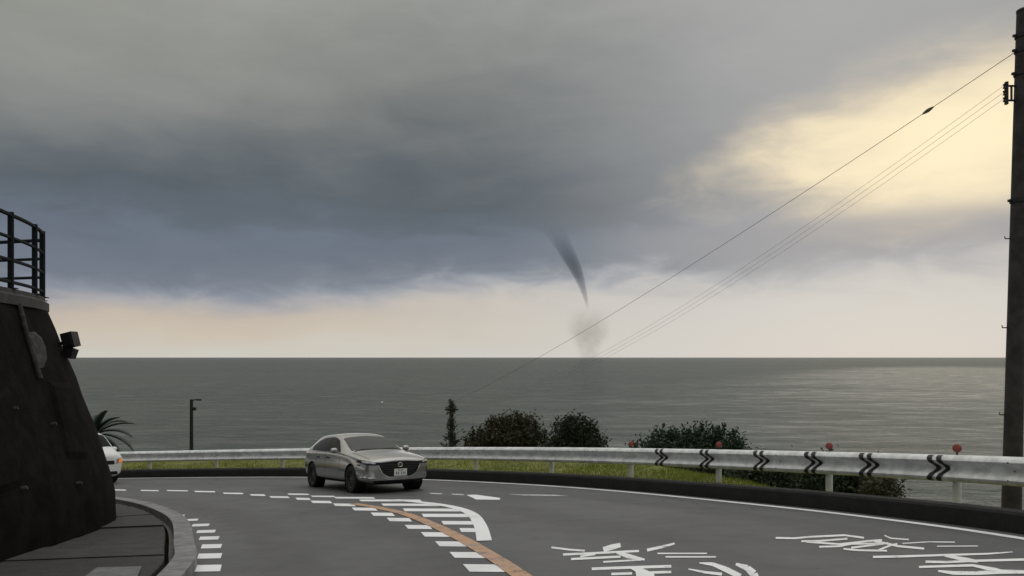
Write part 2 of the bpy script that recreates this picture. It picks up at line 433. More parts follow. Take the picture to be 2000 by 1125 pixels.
# transverse slow-down bars beside the near kerb
for (u0, u1, v, th) in [(318,333,1002,2.5),(336,362,1008,3),(355,388,1016.5,4),(377,410,1026.5,5),(386,422,1039,5.5),(391,429,1052,6.5),(395,434,1068,8),(388,434,1087,10),(380,433,1111,13)]:
    px_dash('slow_bar', u0, u1, v, th, M_WHITE, skew=-3, slant=-1)
# bars along the centre line
Z4 = lambda x, y: (400+x*.35, 900+y*.35)
for (x0, x1, y, th) in [(-508,-442,163,6),(-360,-260,166,6),(-214,-97,167,6),(-60,54,172,7),(100,210,182,8),(250,332,191,9),(360,465,203,10),(505,582,213,12),(590,700,230,13),(715,830,246,14),(820,950,270,16),(925,1045,299,18),(1015,1140,329,19),(1115,1250,370,22),(1205,1345,412,25),(1285,1445,465,28),(1365,1540,527,33),(1440,1640,600,42)]:
    px_dash('lane_bar', 400+x0*.35, 400+x1*.35, 900+y*.35, th*.35, M_WHITE, skew=th*.35*.9, slant=.6)
# orange no-overtaking line
OL = catmull([ground(*p).to_2d() for p in [(690,984.5),(732,991),(790,1004),(840,1023),(900,1052),(955,1084),(1010,1120)]] + [(.75, 5), (1.6, 0), (1.9, -15)], .3)
band('centre_line', OL, .20, M_ORANGE, .009)
# hatched wedge right of the orange line, closed by a broad white curve
HB = catmull([ground(*p).to_2d() for p in [(770,976.5),(820,981.5),(858,986),(893,993),(922,1005),(938,1027),(946,1057)]], .3)
band('hatch_border', HB, .20, M_WHITE, .009)
for (x0, x1, y, th) in [(460,575,187,6),(590,720,199,6),(720,940,207,7),(860,1200,222,8),(985,1300,246,10),(1105,1420,275,12),(1210,1495,306,14),(1320,1505,347,15),(1420,1525,388,17)]:
    px_dash('hatch_bar', 400+x0*.35, 400+x1*.35, 900+y*.35, th*.35*1.3, M_WHITE, skew=4, slant=.4)
# pieces of arrow and lane marks in the oncoming lane
for (u0, u1, v, th, sk) in [(838,862,964,2.2,4),(880,904,965.5,2.2,4),(992,1082,967,2.4,30)]:
    px_dash('lane_mark', u0, u1, v, th, M_OLDW, skew=sk, slant=1)
strip_poly('arrow_mark', [[ground(911,967), ground(930,966.5), ground(977,973), ground(976,976.5), ground(930,976)]], M_WHITE)
def stroke(name, pts, th, m):
    q = []; tt = [t_*1.2 for t_ in (th if hasattr(th, '__len__') else [th]*len(pts))]
    for i in range(len(pts)-1):
        (a, b), (c, d) = pts[i], pts[i+1]
        L = math.hypot(c-a, d-b); nx, ny = -(d-b)/L, (c-a)/L
        t0, t1 = tt[i]/2, tt[i+1]/2
        q.append([ground(a-nx*t0, b-ny*t0), ground(c-nx*t1, d-ny*t1), ground(c+nx*t1, d+ny*t1), ground(a+nx*t0, b+ny*t0)])
    return strip_poly(name, q, m, random.uniform(.004, .006))
A = lambda *p: [(1050+x*.225, 1010+y*.225) for x, y in p]
B7 = lambda *p: [(1500+x*.25, 1010+y*.25) for x, y in p]
for pts, th in [(A((120,265),(270,285),(410,295)), 3), (A((220,328),(560,312),(880,297)), 3.6), (A((290,368),(720,347)), 3.6),
                (A((690,308),(790,343),(930,372)), [5, 8, 3]), (A((570,393),(900,374)), 2.8), (A((370,345),(500,325)), 3), (A((470,452),(800,440),(1160,430)), 4.4),
                (A((960,486),(1160,480)), 4), (A((640,497),(820,492)), 4), (A((950,290),(1080,262),(1190,232)), [5, 4.6, 3]), (A((1040,318),(1470,318)), 2.2),
                (A((1110,348),(1550,348)), 2.4), (A((1405,402),(1520,412),(1640,460),(1760,520)), [2, 6, 9, 9]), (A((1310,455),(1450,483),(1600,500)), [2, 4, 5]),
                (A((1720,410),(1820,445),(1875,495),(1890,540)), [4, 10, 13, 14]), (A((570,285),(650,262),(720,245)), [8, 9, 7])]:
    stroke('road_lettering', pts, th, M_LETT)
strip_poly('road_lettering', [[ground(*p) for p in A((800,452),(910,452),(1010,495),(1020,545),(860,545),(850,480))]], M_LETT, .009)
for pts, th in [(B7((60,165),(210,168),(330,157),(600,144),(750,165)), 3), (B7((260,192),(400,190),(620,172)), 3), (B7((300,196),(560,215),(780,190),(890,182)), 3),
                (B7((400,235),(560,230),(650,212),(930,208)), 2.8), (B7((590,252),(700,262),(930,267)), 3), (B7((650,242),(760,228),(940,205)), 3), (B7((830,190),(940,212),(1010,230),(1120,240),(1220,250)), 3.4),
                (B7((860,262),(960,222),(1010,212)), 3), (B7((1050,208),(1250,196),(1460,198)), 1.6), (B7((1320,230),(1640,228)), 1.6), (B7((910,145),(960,168),(1100,178)), 2),
                (B7((820,315),(1000,312),(1380,300),(1720,290),(1910,276)), [3.6, 3.6, 3.4, 2.8, 1.6]), (B7((1380,302),(1560,338),(1640,350)), [4, 7, 4]), (B7((1230,352),(1400,355),(1600,345),(2050,334)), 3.8),
                (B7((1180,393),(1600,380),(1780,418),(1840,432)), [3.5, 4, 7, 5]), (B7((1330,424),(1450,440),(1620,441),(1830,430),(2060,432)), [3, 6, 6, 7, 5])]:
    stroke('road_lettering', pts, th, M_LETT)

# ------------------------------------------------------------------ near pavement: kerb stones, slabs, gutter cover
def piece(name, A, B, i0, i1, h0, h1, m, parent, g=.012):
    """a prism between two plan curves from i0 to i1 (fractional along resampled lists)"""
    def P(C, t):
        j = int(t); j = min(j, len(C)-2); return C[j].lerp(C[j+1], t-j)
    n = 4; vs = []; fs = []
    for k in range(n+1):
        t = i0+(i1-i0)*k/n
        a = P(A, t); b = P(B, t); d = (b-a).normalized()*g; a = a+d; b = b-d
        for (p, h) in ((a, h0), (a, h1-.012), (a+d*1.2, h1), (b-d*1.2, h1), (b, h1-.012), (b, h0)): vs.append(onroad(p, h))
    for k in range(n):
        for j in range(5): fs.append((k*6+j, k*6+j+1, (k+1)*6+j+1, (k+1)*6+j))
    fs += [(5, 4, 3, 2, 1, 0), tuple(n*6+j for j in range(6))]
    return mesh_obj(name, vs, fs, m, parent)
def walk_curves():
    # resample the near stretch so that pieces line up across the walk
    i0 = min(range(len(INNER)), key=lambda i: abs(INNER[i].y-2) + (0 if INNER[i].x > -5 else 99))
    i1 = min(range(len(INNER)), key=lambda i: (INNER[i]-Vector((-13.5, 19.8))).length)
    K = INNER[i0:i1+1]; n = 240; K = resample(K, n)
    return K, n
IK, NK = walk_curves()
INN = normals2(IK)
LEN = sum((b-a).length for a, b in zip(IK, IK[1:])); per = NK/LEN
iK = [c-n*0 for c, n in zip(IK, INN)]; iL = [c+n*.24 for c, n in zip(IK, INN)]
t = 0.0
while t < NK-1.2*per:
    piece('kerb_stone', iK, iL, t+.06, t+.98*per-.06, -.2, .14, M_KERBL, PAVE, 0); t += per*.98
# slabs lie behind a narrow gutter and run to the wall foot
WR = [min(WALL, key=lambda q: (q-c).length) for c in IK]
gA = [c+n*.34 for c, n in zip(IK, INN)]
def smoothl(L, k=10):
    return [sum((L[max(0, min(len(L)-1, i+j))] for j in range(-k, k+1)), Vector((0, 0)))/(2*k+1) for i in range(len(L))]
gW = smoothl([w.lerp(c, .03) for w, c in zip(WR, IK)])
t = 0.3
while t < NK-1.4*per:
    L = per*random.uniform(.95, 1.15)
    dz = random.uniform(-.02, .02)
    piece('paving_slab', gA, gW, t+.12, min(NK-1.01, t+L-.12), -.2, .09+dz, M_SLAB, PAVE, .01)
    t += L
c = [ground(165,1128,.11), ground(190,1110,.11), ground(277,1108,.11), ground(268,1128,.11)]
mb = MB(); top = [v+Vector((0, 0, .012)) for v in c]
mb.add(c+top, [(3,2,1,0),(4,5,6,7),(0,1,5,4),(1,2,6,5),(2,3,7,6),(3,0,4,7)])
tag(mb.build('gutter_cover', M_PLATE), 'pale concrete gutter cover lying on the dark pavement by the wall', 'drain cover')

# ------------------------------------------------------------------ retaining wall with railing
TOPZ = CZ + 1.0
BT = [(-1, 0), (.55, 0), (.95, .07), (1.63, .29), (2.6, .62), (3.6, 1.02), (8, 2.9)]
def batter(h):                               # foot almost upright, then leaning back
    for (a, b), (c, d) in zip(BT, BT[1:]):
        if h <= c: return b+(d-b)*(max(h, a)-a)/(c-a)
    return BT[-1][1]
M_WALL = mat('shaded_wall_concrete', (.0145, .012, .0105), .9, col2=(.0075, .0065, .006), vscale=2.6, bump=.8, bscale=7, obj=False, spec=.04)  # backlit darkness of the wall put into its near-black base colour
M_COPE = mat('coping_concrete', (.06, .055, .052), .85, var=.4, vscale=4, bump=.4, obj=False)
M_SPALL = mat('bare_spalled_concrete', (.06, .053, .048), .95, var=.6, vscale=9, bump=1, bscale=20, obj=False)
WN = normals2(WALL)
def wall_pt(i, z, out=0):
    zb = zr(WALL[i].x, WALL[i].y); p = WALL[i] + WN[i]*(batter(z-zb)-out)
    return Vector((p.x, p.y, z))
wall = empty('retaining_wall', (0, 0, 0))
tag(wall, 'tall dark battered concrete retaining wall at the inside of the bend', 'wall')
def wall_mesh():
    rows = 14; vs = []; fs = []
    for i in range(len(WALL)):
        zb = zr(WALL[i].x, WALL[i].y)-.3; zt = max(TOPZ-.22, zb+.5)
        for r in range(rows+1):
            z = zb+(zt-zb)*r/rows
            d = mnoise.noise(Vector((WALL[i].x*1.3, WALL[i].y*1.3, z*1.3)))*.035 + mnoise.noise(Vector((WALL[i].x*.4, WALL[i].y*.4, z*.5+9)))*.05
            vs.append(wall_pt(i, z, d))
    for i in range(len(WALL)-1):
        for r in range(rows):
            a = i*(rows+1)+r; fs.append((a, a+1, a+rows+2, a+rows+1))
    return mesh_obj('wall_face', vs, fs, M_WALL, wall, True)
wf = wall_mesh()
WB = BVHTree.FromPolygons([v.co.copy() for v in wf.data.vertices], [tuple(p.vertices) for p in wf.data.polygons])
def onwall(u, v, off=0):
    d = at(u, v, 1)-Vector((0, 0, CZ)); h = WB.ray_cast(Vector((0, 0, CZ)), d.normalized())
    if h[0] is None: return None
    n = h[1] if h[1].dot(d) < 0 else -h[1]
    return h[0]+n*off
def cope_prof():
    vs = []; fs = []; prof = [(.10, -.235), (.10, -.10), (.04, -.06), (.04, 0), (-.45, 0), (-.45, -.235)]
    for i in range(len(WALL)):
        for (o, h) in prof: vs.append(wall_pt(i, TOPZ-.1, o)*1 + Vector((0, 0, h+.1)))
    k = len(prof)
    for i in range(len(WALL)-1):
        for j in range(k):
            a = i*k+j; b = i*k+(j+1) % k; fs.append((a, b, b+k, a+k))
    return mesh_obj('coping', vs, fs, M_COPE, wall)
cope_prof()
# spalled patch and drain pipe on the face
pp = [(52,650),(66,648),(80,660),(88,680),(90,700),(84,718),(70,722),(64,705),(56,680)]
cen = onwall(72, 685, .05); rim = [onwall(u, v, .012) for u, v in pp]; inn = [(a.lerp(cen, .35))+Vector((.02, -.02, random.uniform(-.02, .03))) for a in rim]
mb = MB(); n = len(pp); mb.add(rim+inn+[cen], [(i, (i+1) % n, n+(i+1) % n, n+i) for i in range(n)]+[(n+i, n+(i+1) % n, 2*n) for i in range(n)])
mb.build('spalled_patch', M_SPALL, wall)
MB().tube([onwall(u, v, .04) for u, v in [(32,596),(38,618),(46,650),(56,684),(66,716),(74,742)]], .035, 8).build('drain_pipe', M_SPALL, wall, True)
def wall_panel(pp, th, m, name):
    g = 8; vs = []; fs = []
    for a in range(g+1):
        for b in range(g+1):
            l = Vector(pp[0]).lerp(Vector(pp[3]), b/g); r = Vector(pp[1]).lerp(Vector(pp[2]), b/g); q = l.lerp(r, a/g)
            edge = a in (0, g) or b in (0, g)
            vs.append(onwall(q.x, q.y, -.03 if edge else th) or at(q.x, q.y, 12.8))
    for a in range(g):
        for b in range(g): k = a*(g+1)+b; fs.append((k, k+1, k+g+2, k+g+1))
    return mesh_obj(name, vs, fs, m, wall)
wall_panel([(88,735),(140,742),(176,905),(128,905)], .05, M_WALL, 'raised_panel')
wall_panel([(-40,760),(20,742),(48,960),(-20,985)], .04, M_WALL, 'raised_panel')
for (u, v) in ((24, 800), (42, 955), (100, 830), (150, 945)):
    a = onwall(u, v, -.05); b = onwall(u, v, .07)
    MB().tube([a, b], .028, 10, cap=False).tube([b, b-(b-a).normalized()*.01], .020, 8).build('weep_pipe', M_COPE, wall)
# terrace on top of the wall
A_ = [wall_pt(i, TOPZ-.1, -.3) for i in range(len(WALL))]
vs = []; fs = []
for i, a in enumerate(A_):
    vs.append(Vector((a.x, a.y, TOPZ-.04))); b = a.to_2d()+WN[i]*3; c_ = Vector((-75, min(-5, a.y-2) if i < len(A_)//2 else min(a.y-4, 12)))
    vs.append(Vector((b.x, b.y, TOPZ-.02)))
for i in range(len(A_)-1): fs.append((2*i, 2*i+2, 2*i+3, 2*i+1))
n = len(vs); poly = [2*i+1 for i in range(len(A_))]
vs += [Vector((-75, 15, TOPZ-.02)), Vector((-75, -40, TOPZ-.02))]; fs.append(tuple(poly+[n, n+1]))
tag(mesh_obj('terrace', vs, fs, M_TERR), kind='structure')

railing = empty('wall_top_railing', (-7.5, 12.3, TOPZ)); tag(railing, 'black steel railing with thin bars on top of the retaining wall', 'railing')
RI = Matrix.Translation(-Vector((-7.5, 12.3, TOPZ)))
RC = []
for i in range(len(WALL)): RC.append(wall_pt(i, TOPZ-.1, .0).to_2d())
# the railing follows the coping and turns in at the corner of the terrace
ic = min(range(len(RC)), key=lambda i: abs((RC[i].x/RC[i].y)*FPX+1000-98) + (0 if 9 < RC[i].y < 14.5 else 1e4))
corner = RC[ic].copy()
front = [p for p in RC[:ic+1] if p.y > 1]
ret = [corner+Vector((-.35, .55))*k*.45 for k in range(1, 4)]+[corner+Vector((-2.2, 1.2)), corner+Vector((-5, 2.0)), corner+Vector((-9, 2.2))]
def rail_run(C, name='rail'):
    for h in (.10, .42, .75, 1.08):
        MB().tube([RI @ Vector((p.x, p.y, TOPZ+h)) for p in C], .026 if h < 1 else .032, 6).build(name, M_RAILP, railing, True)
rail_run(front); rail_run([corner]+ret)
def rpost(p, h=1.12, r=.042):
    b = RI @ Vector((p.x, p.y, TOPZ))
    MB().tube([b, b+Vector((0, 0, h))], r, 8).box(b+Vector((0, 0, .008)), (.14, .14, .016)).build('post', M_RAILP, railing)
def u_of(p): return p.x/p.y*FPX+1000
for uu in (-170, -60, 27, 73):
    p = min(front, key=lambda q: abs(u_of(q)-uu)); rpost(p)
rpost(corner, 1.12, .045)
rpost(ret[2], 1.0, .03); rpost(ret[3], .95, .03); rpost(ret[4], .95, .03)

# box lamp bracketed to the wall shoulder
p0 = onwall(115, 672, .0) or at(115, 672, 12.9)
bx = empty('wall_floodlight', p0); tag(bx, 'small black box floodlight sticking out from the shoulder of the wall', 'floodlight')
rt = Matrix.Rotation(R(-14), 3, 'Y')
MB().box((.16, .05, .07), (.19, .2, .24), rt).box((.16, -.06, .07), (.14, .02, .19), rt).build('housing', M_STEEL, bx)
MB().box((.15, .05, -.14), (.17, .16, .16), Matrix.Rotation(R(20), 3, 'Y')).build('ballast_box', M_STEEL, bx)
MB().tube([(-.1, .05, .0), (.1, .05, .02)], .03, 8).build('bracket', M_STEEL, bx)

# ------------------------------------------------------------------ guard rail
RAIL = offset(KERB, -.50)                    # just behind the kerb
gr = empty('guard_rail', onroad((5.3, 13, 0)))
tag(gr, 'long pale galvanised guard rail curving round the outside of the bend', 'guard rail')
GI = Matrix.Translation(-onroad((5.3, 13, 0)))
RTOP = .93
WP = [(.0, .0), (-.035, -.008), (-.085, -.035), (-.105, -.075), (-.085, -.115), (-.02, -.150), (.012, -.178), (.012, -.212), (-.02, -.240), (-.085, -.275), (-.105, -.315), (-.085, -.355), (-.035, -.382), (0, -.39)]
RAILF = catmull([p for p in RAIL[::3]], .25)
def fr(p): return p
RN = normals2(RAILF)
def beam(i0, i1, name, prof, m, parent, off=0, close=True):
    vs = []; fs = []; full = [(o-off, h) for o, h in prof]
    if close: full += [(o+.012, h) for o, h in reversed(prof)]
    k = len(full)
    for i in range(i0, i1+1):
        c = RAILF[i]
        for (o, h) in full:
            p = c-RN[i]*o; vs.append(GI @ Vector((p.x, p.y, zr(c.x, c.y)+RTOP+h)))
    for i in range(i1-i0):
        for j in range(k if close else k-1):
            a = i*k+j; b = i*k+(j+1) % k; fs.append((a, b, b+k, a+k))
    if close: fs += [tuple(range(k-1, -1, -1)), tuple((i1-i0)*k+j for j in range(k))]
    o = mesh_obj(name, vs, fs, m, parent); shade(o, 50); return o
POST_U = [2420, 2120, 1865, 1615, 1408, 1230, 1073, 930, 800, 675, 550, 420, 295, 205, 130]
def rail_idx(u, side):
    best = None
    for i, p in enumerate(RAILF):
        if p.y < 4: continue
        e = abs(u_of(p)-u)
        if best is None or e < best[0]: best = (e, i)
    return best[1]
PI_ = sorted(set(rail_idx(u, 0) for u in POST_U))
marks = [3]+PI_[1::1]
cut = [max(2, PI_[0]-20)]+[ (a+b)//2 for a, b in zip(PI_, PI_[1:])][1::2]+[min(len(RAILF)-2, PI_[-1]+60)]
for a, b in zip(cut, cut[1:]): beam(a, b, 'rail_beam', WP, M_GALV, gr, off=random.uniform(0, .002))
for a in cut[1:-1]: beam(a-1, a+1, 'lap_joint', WP, M_GALV, gr, off=.007)
for a in cut[1:-1]:
    for dh in (-.075, -.195, -.315):
        for k in (-1, 1):
            c = RAILF[a+k]*.55+RAILF[a]*.45; p = c+RN[a]*(.115 if dh != -.195 else .0)
            MB().lathe([(0, .0), (.013, .0), (.012, .009), (0, .012)], 'z', 8, ).build('bolt', M_GREYB, gr).matrix_local = Matrix.Translation(GI @ Vector((p.x, p.y, zr(c.x, c.y)+RTOP+dh))) @ Vector((RN[a].x, RN[a].y, 0)).to_track_quat('Z', 'Y').to_matrix().to_4x4()
DELIN = [1865, 1615, 1408, 1238]
for n_, i in enumerate(PI_):
    c = RAILF[i]; nn = RN[i]; base = c-nn*.07; b = GI @ onroad(base, .12); z0 = b.z
    mb = MB(); mb.lathe([(.058, 0), (.058, .76), (.045, .785), (0, .79)], seg=14, c=b)
    po = mb.build('post', M_POSTW, gr, True)
    MB().box(b+Vector((0, 0, .62)) + Vector((nn.x, nn.y, 0))*.055, (.07, .07, .2)).build('bracket', M_GALV, po)
    u = u_of(c)
    if any(abs(u-d) < 30 for d in DELIN):
        d = MB(); top = GI @ onroad(base, .975); dirn = Vector((-base.x, -base.y, 0)).normalized(); rot = dirn.to_track_quat('Y', 'Z').to_matrix()
        d2 = MB(); d2.lathe([(0, -.012), (.054, -.012), (.061, -.006), (.061, .006), (.05, .013), (0, .016)], 'y', 18)
        ob = d2.build('reflector', M_RED, po, True); ob.matrix_local = Matrix.Translation(top+Vector((0, 0, .05))) @ rot.to_4x4()
        MB().tube([top-Vector((0, 0, .18)), top+Vector((0, 0, -.01))], .014, 6).build('reflector_stem', M_STEEL, po)
# black chevrons wrapped on the beam
def chevron(u):
    i = rail_idx(u, 0); c0 = RAILF[i]; T = (RAILF[i-1]-RAILF[i+1]).normalized()    # image-right direction
    for k in range(2):
        vs = []; fs = []; hs = []
        prof = []
        for (a, b) in zip(WP, WP[1:]):
            for s in range(2): prof.append((a[0]+(b[0]-a[0])*s/2, a[1]+(b[1]-a[1])*s/2))
        prof.append(WP[-1])
        for (o, h) in prof[1:-1]:
            tip = 1-abs(h+.195)/.195                # chevron points right at mid height
            s0 = (k-.75)*.155+tip*.10; wd = .085
            for s in (s0, s0+wd):
                p = c0+T*s
                q = min(range(len(RAILF)), key=lambda j: (RAILF[j]-p).length)
                # project on to rail polyline locally
                cc = RAILF[q]; tt = (RAILF[min(q+1, len(RAILF)-1)]-RAILF[q-1]).normalized(); pp_ = cc+tt*(p-cc).dot(tt)
                w_ = pp_-RN[q]*(o-.012); vs.append(GI @ Vector((w_.x, w_.y, zr(pp_.x, pp_.y)+RTOP+h)))
        for j in range(len(vs)//2-1): fs.append((2*j, 2*j+1, 2*j+3, 2*j+2))
        mesh_obj('chevron', vs, fs, M_BLACK, gr)
for u in (1287, 1380, 1475, 1578, 1692, 1820): chevron(u)

# ------------------------------------------------------------------ utility poles and wires
PB = Vector((7.46, 11.5, 0)); PB.z = land_z(PB.x, PB.y)-.3
def big_pole():
    e = empty('utility_pole', (PB.x, PB.y, PB.z)); tag(e, 'tall dark concrete utility pole with steel bands at the right edge', 'utility pole')
    topz = CZ+(698-22)/FPX*11.5-PB.z; lean = .21
    ax = lambda z: Vector((lean*(z)/topz, 0, z)); rad = lambda z: .135-.035*z/topz
    zs = [topz*k/14 for k in range(15)]
    MB().tube([ax(z) for z in zs], [rad(z) for z in zs], 20).build('shaft', M_POLE, e, True)
    zat = lambda v: CZ+(698-v)/FPX*11.5-PB.z
    MB().lathe([(rad(topz)+.006, 0), (rad(topz)+.006, .03), (rad(topz)*.6, .06), (0, .065)], seg=16, c=ax(topz)-Vector((0, 0, .012))).build('cap', M_STEEL, e, True)
    for v in (70, 99, 144, 392):
        z = zat(v); MB().lathe([(rad(z)+.001, -.03), (rad(z)+.016, -.03), (rad(z)+.016, .03), (rad(z)+.001, .03)], seg=20, c=ax(z)).box(ax(z)+Vector((-rad(z)-.03, 0, 0)), (.05, .04, .035)).build('band', M_STEEL, e)
    for k, v in enumerate((466, 552, 640, 730, 810)):
        z = zat(v); sgn = -1 if k % 2 == 0 else 1
        MB().tube([ax(z)+Vector((sgn*rad(z)*.9, 0, 0)), ax(z)+Vector((sgn*(rad(z)+.085), 0, 0)), ax(z)+Vector((sgn*(rad(z)+.09), 0, .035))], .009, 6).build('step_bolt', M_STEEL, e)
    # secondary rack: vertical bar with insulators, held off by two straps
    z0, z1 = zat(204), zat(160); xo = -.235
    c0 = ax((z0+z1)/2)
    MB().box((c0.x+xo, 0, (z0+z1)/2), (.035, .05, z1-z0)).build('rack_bar', M_STEEL, e)
    MB().box((c0.x+xo+.075, 0, (z0+z1)/2), (.018, .03, (z1-z0)*.62)).build('rack_stay', M_STEEL, e)
    for z in (z0+.06, z1-.06):
        MB().box((c0.x+xo/2, 0, z), (-xo, .03, .022)).build('rack_strap', M_STEEL, e)
    ins = []
    for k in range(3):
        z = z0+.07+(z1-z0-.14)*k/2; p = Vector((c0.x+xo-.03, -.01, z))
        MB().lathe([(.012, -.035), (.03, -.03), (.018, 0), (.03, .03), (.012, .035)], seg=12, c=p).build('insulator', M_STEEL, e, True)
        ins.append(Vector((PB.x, PB.y, PB.z))+p+Vector((-.03, 0, 0)))
    return ins, Vector((PB.x, PB.y, PB.z))+ax(zat(102))+Vector((-.12, 0, 0))
INS, HOOK = big_pole()
FP = at(882, 800, 40.0); fb = land_z(FP.x, FP.y)
ivy_pole = empty('ivy_clad_pole', (FP.x, FP.y, fb-.3)); tag(ivy_pole, 'far utility pole overgrown with climbing leaves, left of the round trees', 'utility pole')
MB().tube([(0, 0, 0), (0, 0, FP.z-fb+.75)], [.14, .1], 12).build('shaft', M_POLE, ivy_pole, True)
MB().box((0, 0, FP.z-fb+.3), (.7, .08, .08)).build('crossarm', M_STEEL, ivy_pole)
def wire(a, b, sag, r, name, label):
    pts = []
    for k in range(41):
        t = k/40; p = a.lerp(b, t); p.z -= 4*sag*t*(1-t); pts.append(p)
    o = MB().tube(pts, r, 6).build(name, M_WIRE, None, True); tag(o, label, 'wire'); return pts, o
WL = ['uppermost of the three thin parallel wires on the pole rack', 'middle one of the three thin parallel wires on the pole rack', 'lowest of the three thin parallel wires on the pole rack']
for k, a in enumerate(reversed(INS)):
    wire(a, FP+Vector((-.25+.25*k, 0, .04)), 1.06, .0026, 'overhead_wire', WL[k])
pts, wo = wire(HOOK, at(882, 786, 40), .36, .0056, 'overhead_cable', 'thick single cable sloping down from the top of the pole')
j = min(range(len(pts)), key=lambda i: abs(u_of(pts[i])-1845)); d = (pts[j+1]-pts[j]).normalized()
MB().tube([pts[j]-d*.12, pts[j]-d*.06, pts[j], pts[j]+d*.06, pts[j]+d*.12], [.008, .024, .032, .024, .008], 10).build('splice', M_WIRE, wo, True)

# small lamp pole beyond the rail on the left
LPp = at(374, 780, 34); lz = land_z(LPp.x, LPp.y)
e = empty('lamp_pole', (LPp.x, LPp.y, lz-.2)); tag(e, 'slim dark lamp post with short arm beyond the rail, left of the car', 'lamp post')
H = LPp.z-lz+.2
MB().tube([(0, 0, 0), (0, 0, H)], [.09, .07], 10).build('shaft', M_STEEL, e, True)
MB().tube([(0, 0, H-.04), (.2, 0, H-.01), (.26, 0, H-.01)], .025, 6).build('arm', M_STEEL, e, True)
MB().box((.33, 0, H-.02), (.2, .12, .07)).build('lamp_head', M_STEEL, e)
MB().box((.12, 0, H-.42), (.16, .1, .14)).build('junction_box', M_STEEL, e)
#@@PART2
# ------------------------------------------------------------------ vegetation
def leafm(name, c, c2, spec=.3):
    m = bpy.data.materials.new(name); m.use_nodes = True; w = NT(m.node_tree)
    g = w.n('ShaderNodeNewGeometry')
    f = w.mix(g.outputs['Random Per Island'], (*c, 1), (*c2, 1))
    f = w.mix(w.m('MULTIPLY', w.noise(g.outputs['Position'], 1.6, 3, .5), .8), f, (*(x*.5 for x in c), 1))
    d = w.n('ShaderNodeBsdfPrincipled', {'Base Color': f, 'Roughness': .55, 'Specular IOR Level': spec})
    t = w.n('ShaderNodeBsdfTranslucent', {'Color': f})
    mx = w.n('ShaderNodeMixShader', {0: .2, 1: d.outputs[0], 2: t.outputs[0]})
    w.n('ShaderNodeOutputMaterial', {'Surface': mx.outputs[0]}); return m
M_LEAFD = leafm('dark_broad_leaves', (.030, .048, .022), (.055, .068, .030))
M_LEAFO = leafm('olive_leaves', (.048, .050, .022), (.080, .075, .036))
M_LEAFG = leafm('deep_green_leaves', (.022, .050, .026), (.045, .080, .035))
M_IVY = leafm('ivy_leaves', (.030, .042, .026), (.060, .070, .048))
M_PALM = leafm('palm_leaflets', (.018, .034, .026), (.035, .052, .040))
M_GRASS = leafm('verge_grass', (.22, .27, .045), (.34, .37, .08), .15)
M_REED = leafm('tall_weeds', (.06, .075, .03), (.10, .11, .05))

def leaves(name, pts, size, m, parent, up=.35, elong=1.6, rnd=None):
    rnd = rnd or random; vs = []; fs = []
    for p in pts:
        d = Vector((rnd.gauss(0, 1), rnd.gauss(0, 1), rnd.gauss(0, 1)+up)).normalized()
        a = d.orthogonal().normalized(); a = (a*math.cos(th := rnd.uniform(0, 6.28)) + d.cross(a)*math.sin(th)); b = d.cross(a)
        s = size*rnd.uniform(.6, 1.3); n = len(vs)
        vs += [p-a*s*elong*.5, p+b*s*.42+d*s*.08, p+a*s*elong*.5-d*s*.1, p-b*s*.42+d*s*.08]
        fs.append((n, n+1, n+2, n+3))
    return mesh_obj(name, vs, fs, m, parent)
def clumped(lobes, n, clump=.33, per=16, rnd=random):
    """leaf positions gathered in small clumps through the outer volume of several ellipsoid lobes"""
    P = []; tot = sum(l[1][0]*l[1][1]*l[1][2] for l in lobes)**(1)
    for (c, r) in lobes:
        k = int(n*(r[0]*r[1]*r[2])/tot/per)+3
        for _ in range(k):
            d = Vector((rnd.gauss(0, 1), rnd.gauss(0, 1), rnd.gauss(0, 1))).normalized()
            q = rnd.uniform(.35, 1.08)**.6*(1+.45*mnoise.noise(d*2.0+Vector(c)))
            cc = Vector(c)+Vector((d.x*r[0], d.y*r[1], d.z*r[2]))*q
            s = clump*rnd.uniform(.5, 1.2)
            for _ in range(per):
                P.append(cc+Vector((rnd.gauss(0, .5), rnd.gauss(0, .5), rnd.gauss(0, .42)))*s)
    return P
def tree(name, base, lobes, n, size, m, label, cat='tree', group=None, spikes=18, limbs=True):
    """base: world point; lobes relative to base"""
    e = empty(name, base); tag(e, label, cat, group)
    mb = MB(); top = max(lobes, key=lambda l: l[0][2])[0]
    hz = sum(l[0][2] for l in lobes)/len(lobes)
    mb.tube([(0, 0, -.3), (.05, .03, hz*.35), (.0, .02, hz*.7)], [.16, .12, .09], 8)
    for (c, r) in lobes:
        c = Vector(c); mb.tube([(.02, .02, hz*.45), Vector((.02, .02, hz*.45)).lerp(c, .55)+Vector((0, 0, -.1)), c+Vector((0, 0, r[2]*.5))], [.07, .05, .015], 6)
        for _ in range(4):
            d = Vector((random.uniform(-1, 1), random.uniform(-1, 1), random.uniform(0, 1)))
            mb.tube([c*.8, c+Vector((d.x*r[0], d.y*r[1], d.z*r[2]))*.85], [.03, .008], 5)
    mb.build('trunk', M_TRUNK, e)
    P = clumped(lobes, n)
    for _ in range(spikes):
        (c, r) = random.choice(lobes); x = random.uniform(-.9, .9)*r[0]; y = random.uniform(-.6, .6)*r[1]
        z = c[2]+r[2]*math.sqrt(max(.05, 1-(x/r[0])**2*.9)); h = random.uniform(.15, .45)
        for k in range(14): P.append(Vector((c[0]+x+random.gauss(0, .03), c[1]+y+random.gauss(0, .03), z-.15+h*k/14)))
    leaves('crown', P, size, m, e); return e
